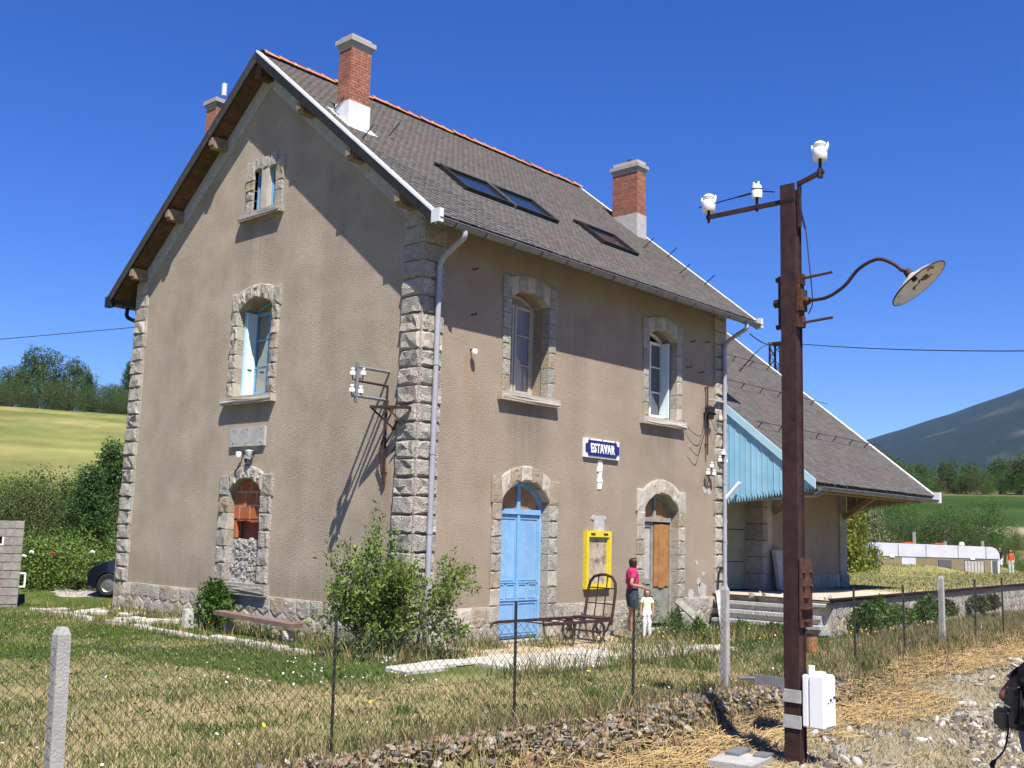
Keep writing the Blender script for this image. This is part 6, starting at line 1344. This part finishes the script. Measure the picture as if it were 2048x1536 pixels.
BO = link('boulder',RK[(2,'c')],None,(3.3,-8.95,.0),(.2,.1,.5),(.5,.3,.22)); tag(BO,'large flat pale stone beside the woman at the right edge','stone')
# ------------------------------------------------------------------ grass, straw, flowers
rng = np.random.default_rng(11)
tzv = lambda X,Y: np.array([tz(x,y) for x,y in zip(X,Y)])
def blades(name, X, Y, Z, Hh, Wd, lean, colr, mat='grass', kind=True):
    n = len(X); a = rng.uniform(0,6.283,n); la = rng.uniform(0,6.283,n); L = lean*Hh*rng.uniform(.3,1,n)
    B = np.stack([X,Y,Z],1); S = np.stack([np.cos(a),np.sin(a),np.zeros(n)],1)*(Wd/2)[:,None]; D = np.stack([np.cos(la)*L,np.sin(la)*L,np.zeros(n)],1); U = np.zeros((n,3)); U[:,2] = Hh
    v = np.stack([B-S,B+S,B+D*.35+U*.55+S*.8,B+D*.35+U*.55-S*.8,B+D+U*.97],1).reshape(-1,3)
    i = np.arange(n)*5; V = v; me = None
    T = np.concatenate([np.stack([i,i+1,i+2],1),np.stack([i,i+2,i+3],1),np.stack([i+3,i+2,i+4],1)])
    o = npmesh(name,V,T,mat,col=np.repeat(colr,5,axis=0)); o['kind'] = 'stuff'; return o
MT['grass'] = M('grass',(.85,.85,.85),(1.12,1.12,1.12),2.,rough=.8,spec=.15,attr='tint',trans=.2)
def inview(X,Y): 
    dx = X-CAM.x; dy = Y-CAM.y; q = dx*F.x+dy*F.y; u = (dx*Rt.x+dy*Rt.y)/np.maximum(q,.1); return (q > 4)&(np.abs(u) < .7)
n = 470000
X = rng.uniform(-14.5,11.5,n); Y = rng.uniform(-6.75,15,n); ok = inview(X,Y)&~((X > -.02)&(Y > -.1)&(Y < 10.25))&~((X > 9.2)&(Y > -3.2))
dist = np.hypot(X-CAM.x,Y-CAM.y); ok &= rng.random(n) < np.clip(17/dist,0,1)**1.6
pav = (X > -2.3)&(X < 5.3)&(Y > -3.2)&(Y < -1.5)&(rng.random(n) > .07); path = (X > -.5)&(X < 6.6)&(Y > -2.0)&(rng.random(n) > .12); kerb = (np.abs(X+1.45) < .3)&(Y > 0)&(rng.random(n) > .25)
ok &= ~pav&~path&~kerb
X = X[ok]; Y = Y[ok]; Z = tzv(X,Y); dr = np.array([dryness(x,y) for x,y in zip(X,Y)]); tf = np.array([fbm(x,y,.8,15) for x,y in zip(X,Y)])
lush = np.array([fbm(x,y,1.25,31) for x,y in zip(X,Y)]); tuft = (lush > .27)&(Y < -2.); isdry = (rng.random(len(X)) < .1+.86*dr)&~(tuft&(rng.random(len(X)) < .85))
g = np.array([.085,.15,.025])+rng.uniform(-1,1,(len(X),1))*np.array([.03,.04,.008]); d = np.array([.6,.48,.27])*rng.uniform(.7,1.2,(len(X),1))*np.array([1,1,1])
ye = np.array([.2,.2,.055])*rng.uniform(.7,1.2,(len(X),1)); mixd = rng.random(len(X)) < .3
colr = np.where(isdry[:,None],np.where(mixd[:,None],ye,d),g)
long_ = np.clip(.5+1.1*tf,0,1); mown = (X < -.5)&(Y > -1.5)
Hh = (.035+.062*long_*rng.uniform(.4,1.2,len(X)))*np.where(mown,.6,1)+np.where(tuft,.09,0)*rng.random(len(X)); wall = (Y < -3.2)&(Y > -6.6)&(X > 2); Hh = Hh*np.where(wall,1.7,1); fence_ = (Y < -5.8); Hh *= np.where(fence_,1.3,1)
blades('grass',X,Y,Z,Hh,rng.uniform(.005,.012,len(X))*np.where(np.hypot(X-CAM.x,Y-CAM.y) > 18,1.5,1),.9,colr)
# low broad-leaved mats between the blades
n = 120000; X2 = rng.uniform(-13,9,n); Y2 = rng.uniform(-6.6,12,n); m_ = np.array([fbm(x,y,1.9,61) for x,y in zip(X2,Y2)]); d_ = np.hypot(X2-CAM.x,Y2-CAM.y)
ok = inview(X2,Y2)&(m_ > .12+.3*rng.random(n))&~((X2 > -.02)&(Y2 > -.1))&~((X2 > -2.3)&(X2 < 6)&(Y2 > -3.2)&(Y2 < 0))&(rng.random(n) < np.clip(14/d_,0,1)**1.6); X2 = X2[ok]; Y2 = Y2[ok]; n = len(X2)
P_ = np.stack([X2,Y2,tzv(X2,Y2)+.01+.05*rng.random(n)],1); N_ = rng.normal(size=(n,3)); N_[:,2] = np.abs(N_[:,2])*.5+.15
V_,F_,c_ = leaf_quads(P_,N_,.055,.026,rng,lambda k: np.where((rng.random(k) < .7)[:,None],np.array([.11,.17,.035]),np.array([.4,.31,.16]))*rng.uniform(.6,1.3,(k,1)))
o = npmesh('ground_cover',V_,F_,'grass',col=c_); o['kind'] = 'stuff'
# platform grass
n = 42000; X = rng.uniform(15,48,n); Y = rng.uniform(-2.6,14,n); ye_ = -3.08+(X-9.75)*.0621; ok = inview(X,Y)&(Y > ye_+.35)&~((X < 17.6)&(Y > -.2))&(X > 15.2+1.5*rng.random(n)); X = X[ok]; Y = Y[ok]
Z = PZ+.09*np.array([sstep(20,30,x)*sstep(-2,5,y)*max(0,1-abs(x-34)/16)+3*sstep(30,37,x)*sstep(3.2,5,y) for x,y in zip(X,Y)])-1.4*np.array([sstep(46.5,50,x) for x in X])-.02
c = np.where((rng.random(len(X)) < .42)[:,None],np.array([.46,.38,.19])*rng.uniform(.7,1.2,(len(X),1)),np.array([.14,.165,.045])*rng.uniform(.7,1.3,(len(X),1)))
blades('platform_grass',X,Y,Z,.05+.06*rng.random(len(X)),np.full(len(X),.022),.8,c)
# weeds and dry stalks: at the house foot, under the fence, along the platform wall
def spots(S):
    P = []
    for x0,x1,y0,y1,n in S: P.append(np.stack([rng.uniform(x0,x1,n),rng.uniform(y0,y1,n)],1))
    return np.concatenate(P)
Q = spots([(-.55,-.05,-.3,10.5,1700),(-1.9,-1.2,-.6,11,1000),(4.4,9.2,-2.6,-1.0,2600),(-1.8,.4,-1.6,.4,1300),(1.0,1.9,-.7,-.1,260),(2.2,3.2,-1.2,-.5,220),(-1.2,4.4,-3.6,-2.9,900),(2.4,4.4,-2.9,-1.9,420)]); n = len(Q)
c = np.where((rng.random(n) < .5)[:,None],np.array([.09,.16,.03])*rng.uniform(.6,1.3,(n,1)),np.array([.42,.33,.15])*rng.uniform(.6,1.2,(n,1))); h = .12+.28*rng.random(n)**2
blades('weeds',Q[:,0],Q[:,1],tzv(Q[:,0],Q[:,1]),h,np.full(n,.014),.7,c)
Q = spots([(-7.5,4,-6.75,-6.2,2600),(-8,-3.5,-7.1,-6.3,1700),(-3.5,3,-7.0,-6.4,1500),(3.5,15,-6.9,-4.6,5200),(10.5,24,-4.2,-2.4,4200),(6.5,14,-6.8,-6.0,2000),(14,30,-5.5,-1.4,3000)]); n = len(Q)
c = np.where((rng.random(n) < .3)[:,None],np.array([.12,.15,.045])*rng.uniform(.6,1.3,(n,1)),np.array([.4,.31,.16])*rng.uniform(.6,1.2,(n,1))); h = (.12+.33*rng.random(n)**2)*np.where(Q[:,0] > 9,.62,np.where(Q[:,0] > 4,.95,.75))
blades('dry_stalks',Q[:,0],Q[:,1],tzv(Q[:,0],Q[:,1]),h,np.full(n,.011),.7,c)
# straw lying in swathes on the track side
n = 40000; X = rng.uniform(-7,16,n); Y = -6.9-rng.uniform(0,1,n)**1.1*4.2+.075*X*(X > 0)
m = np.array([fbm(x,y,.55,40) for x,y in zip(X,Y)])+.5*np.array([sstep(-8.6,-7.4,y-.05*x) for x,y in zip(X,Y)]); ok = inview(X,Y)&(m > .2+.35*rng.random(n)-.12)&(X > -6); X = X[ok]; Y = Y[ok]; n = len(X)
Lw = rng.uniform(.12,.5,n); a = .25+rng.normal(size=n)*.75; Z = tzv(X,Y)+.012+.05*rng.random(n)**2; tl = rng.normal(size=n)*.09
B = np.stack([X,Y,Z],1); D = np.stack([np.cos(a)*Lw,np.sin(a)*Lw,tl*Lw],1)/2; mid = np.stack([rng.normal(size=n)*.02,rng.normal(size=n)*.02,.018+.03*rng.random(n)],1); S = np.stack([-np.sin(a),np.cos(a),np.zeros(n)+.4],1)*.0042
v = np.stack([B-D-S,B-D+S,B+mid-S,B+mid+S,B+D-S,B+D+S],1).reshape(-1,3); i = np.arange(n)*6; Fq = np.concatenate([np.stack([i,i+1,i+3,i+2],1),np.stack([i+2,i+3,i+5,i+4],1)])
c = np.repeat(np.array([.62,.44,.21])*rng.uniform(.55,1.15,(n,1)),6,axis=0); o = npmesh('straw',v,Fq,'grass',col=c); o['kind'] = 'stuff'
n = 90000; X = rng.uniform(-8,16,n); Y = rng.uniform(-11.5,-6.8,n)+.06*np.maximum(X,0); m = np.array([fbm(x,y,.6,21) for x,y in zip(X,Y)]); ok = inview(X,Y)&(m < .3+.25*rng.random(n))&(X > -7.5); X = X[ok]; Y = Y[ok]; n = len(X)
c = np.where((rng.random(n) < .2)[:,None],np.array([.15,.19,.05]),np.array([.46,.37,.21]))*rng.uniform(.6,1.2,(n,1)); blades('dry_grass',X,Y,tzv(X,Y)-.01,.03+.07*rng.random(n),np.full(n,.008),1.5,c)
# flowers
def flowers(name, Q, hh, r, mat):
    n = len(Q); Z = tzv(Q[:,0],Q[:,1])+hh*rng.uniform(.5,1,n); V = []; Fq = []
    for k in range(n):
        o = len(V); x,y = Q[k]; t = rng.normal(size=2)*.4
        for j in range(6): q = 1.047*j; V.append((x+r*math.cos(q),y+r*math.sin(q),Z[k]+r*(math.cos(q)*t[0]+math.sin(q)*t[1])+.004))
        V.append((x,y,Z[k]-r*.5)); Fq += [(o+j,o+(j+1)%6,o+6) for j in range(6)]
    o = npmesh(name,V,Fq,mat); o['kind'] = 'stuff'
MT['petal_white'] = M('petal_white',(.8,.8,.76)); MT['petal_yellow'] = M('petal_yellow',(.8,.56,.02)); MT['petal_red'] = M('petal_red',(.5,.03,.03))
Q = np.concatenate([np.stack([rng.normal(-3.3,1.0,70),rng.normal(-1.6,.8,70)],1),np.stack([rng.uniform(-9,8,40),rng.uniform(-6.2,-3.4,40)],1)]); flowers('daisies',Q,.1,.014,'petal_white')
Q = spots([(4.4,9.5,-3.6,-1.2,75),(-9,8,-6.3,-3.2,36),(-1.2,-.2,3,11,22),(8.5,10.2,-4.6,-3.2,40),(10.5,14,-4.3,-3.2,22)]); flowers('yellow_flowers',Q,.3,.016,'petal_yellow')
x,y = polar(137,32.4); z = tz(x,y)
for nm,(px,dz),mt_ in (('red_roses',(137,1.05),'petal_red'),('pale_roses',(82,1.0),'petal_white'),('pale_roses',(96,1.1),'petal_white'),('pale_roses',(215,1.1),'petal_white')):
    x,y = polar(px,31.4); t = thing('rose_bloom',{137:'single dark red rose above the parking pad',82:'left one of two pale roses beside the hut',96:'right one of two pale roses beside the hut',215:'pale rose in front of the pine'}[px],'flower',(x,y,tz(x,y)+dz)); b = MB()
    for k in range(5): b.lathe([(.0,-.02),(.035,.0),(.04,.03),(.02,.045)],Matrix.Translation((.03*math.cos(k*1.3),.03*math.sin(k*1.3),.02*(k%2))),7)
    b.build('petals',mt_,t)
# ------------------------------------------------------------------ the air that turns the far slopes blue
b = MB(); b.box((-5500,-5500,-60),(5500,5500,720)); hz = b.build('haze', 'haze'); hz['kind'] = 'stuff'
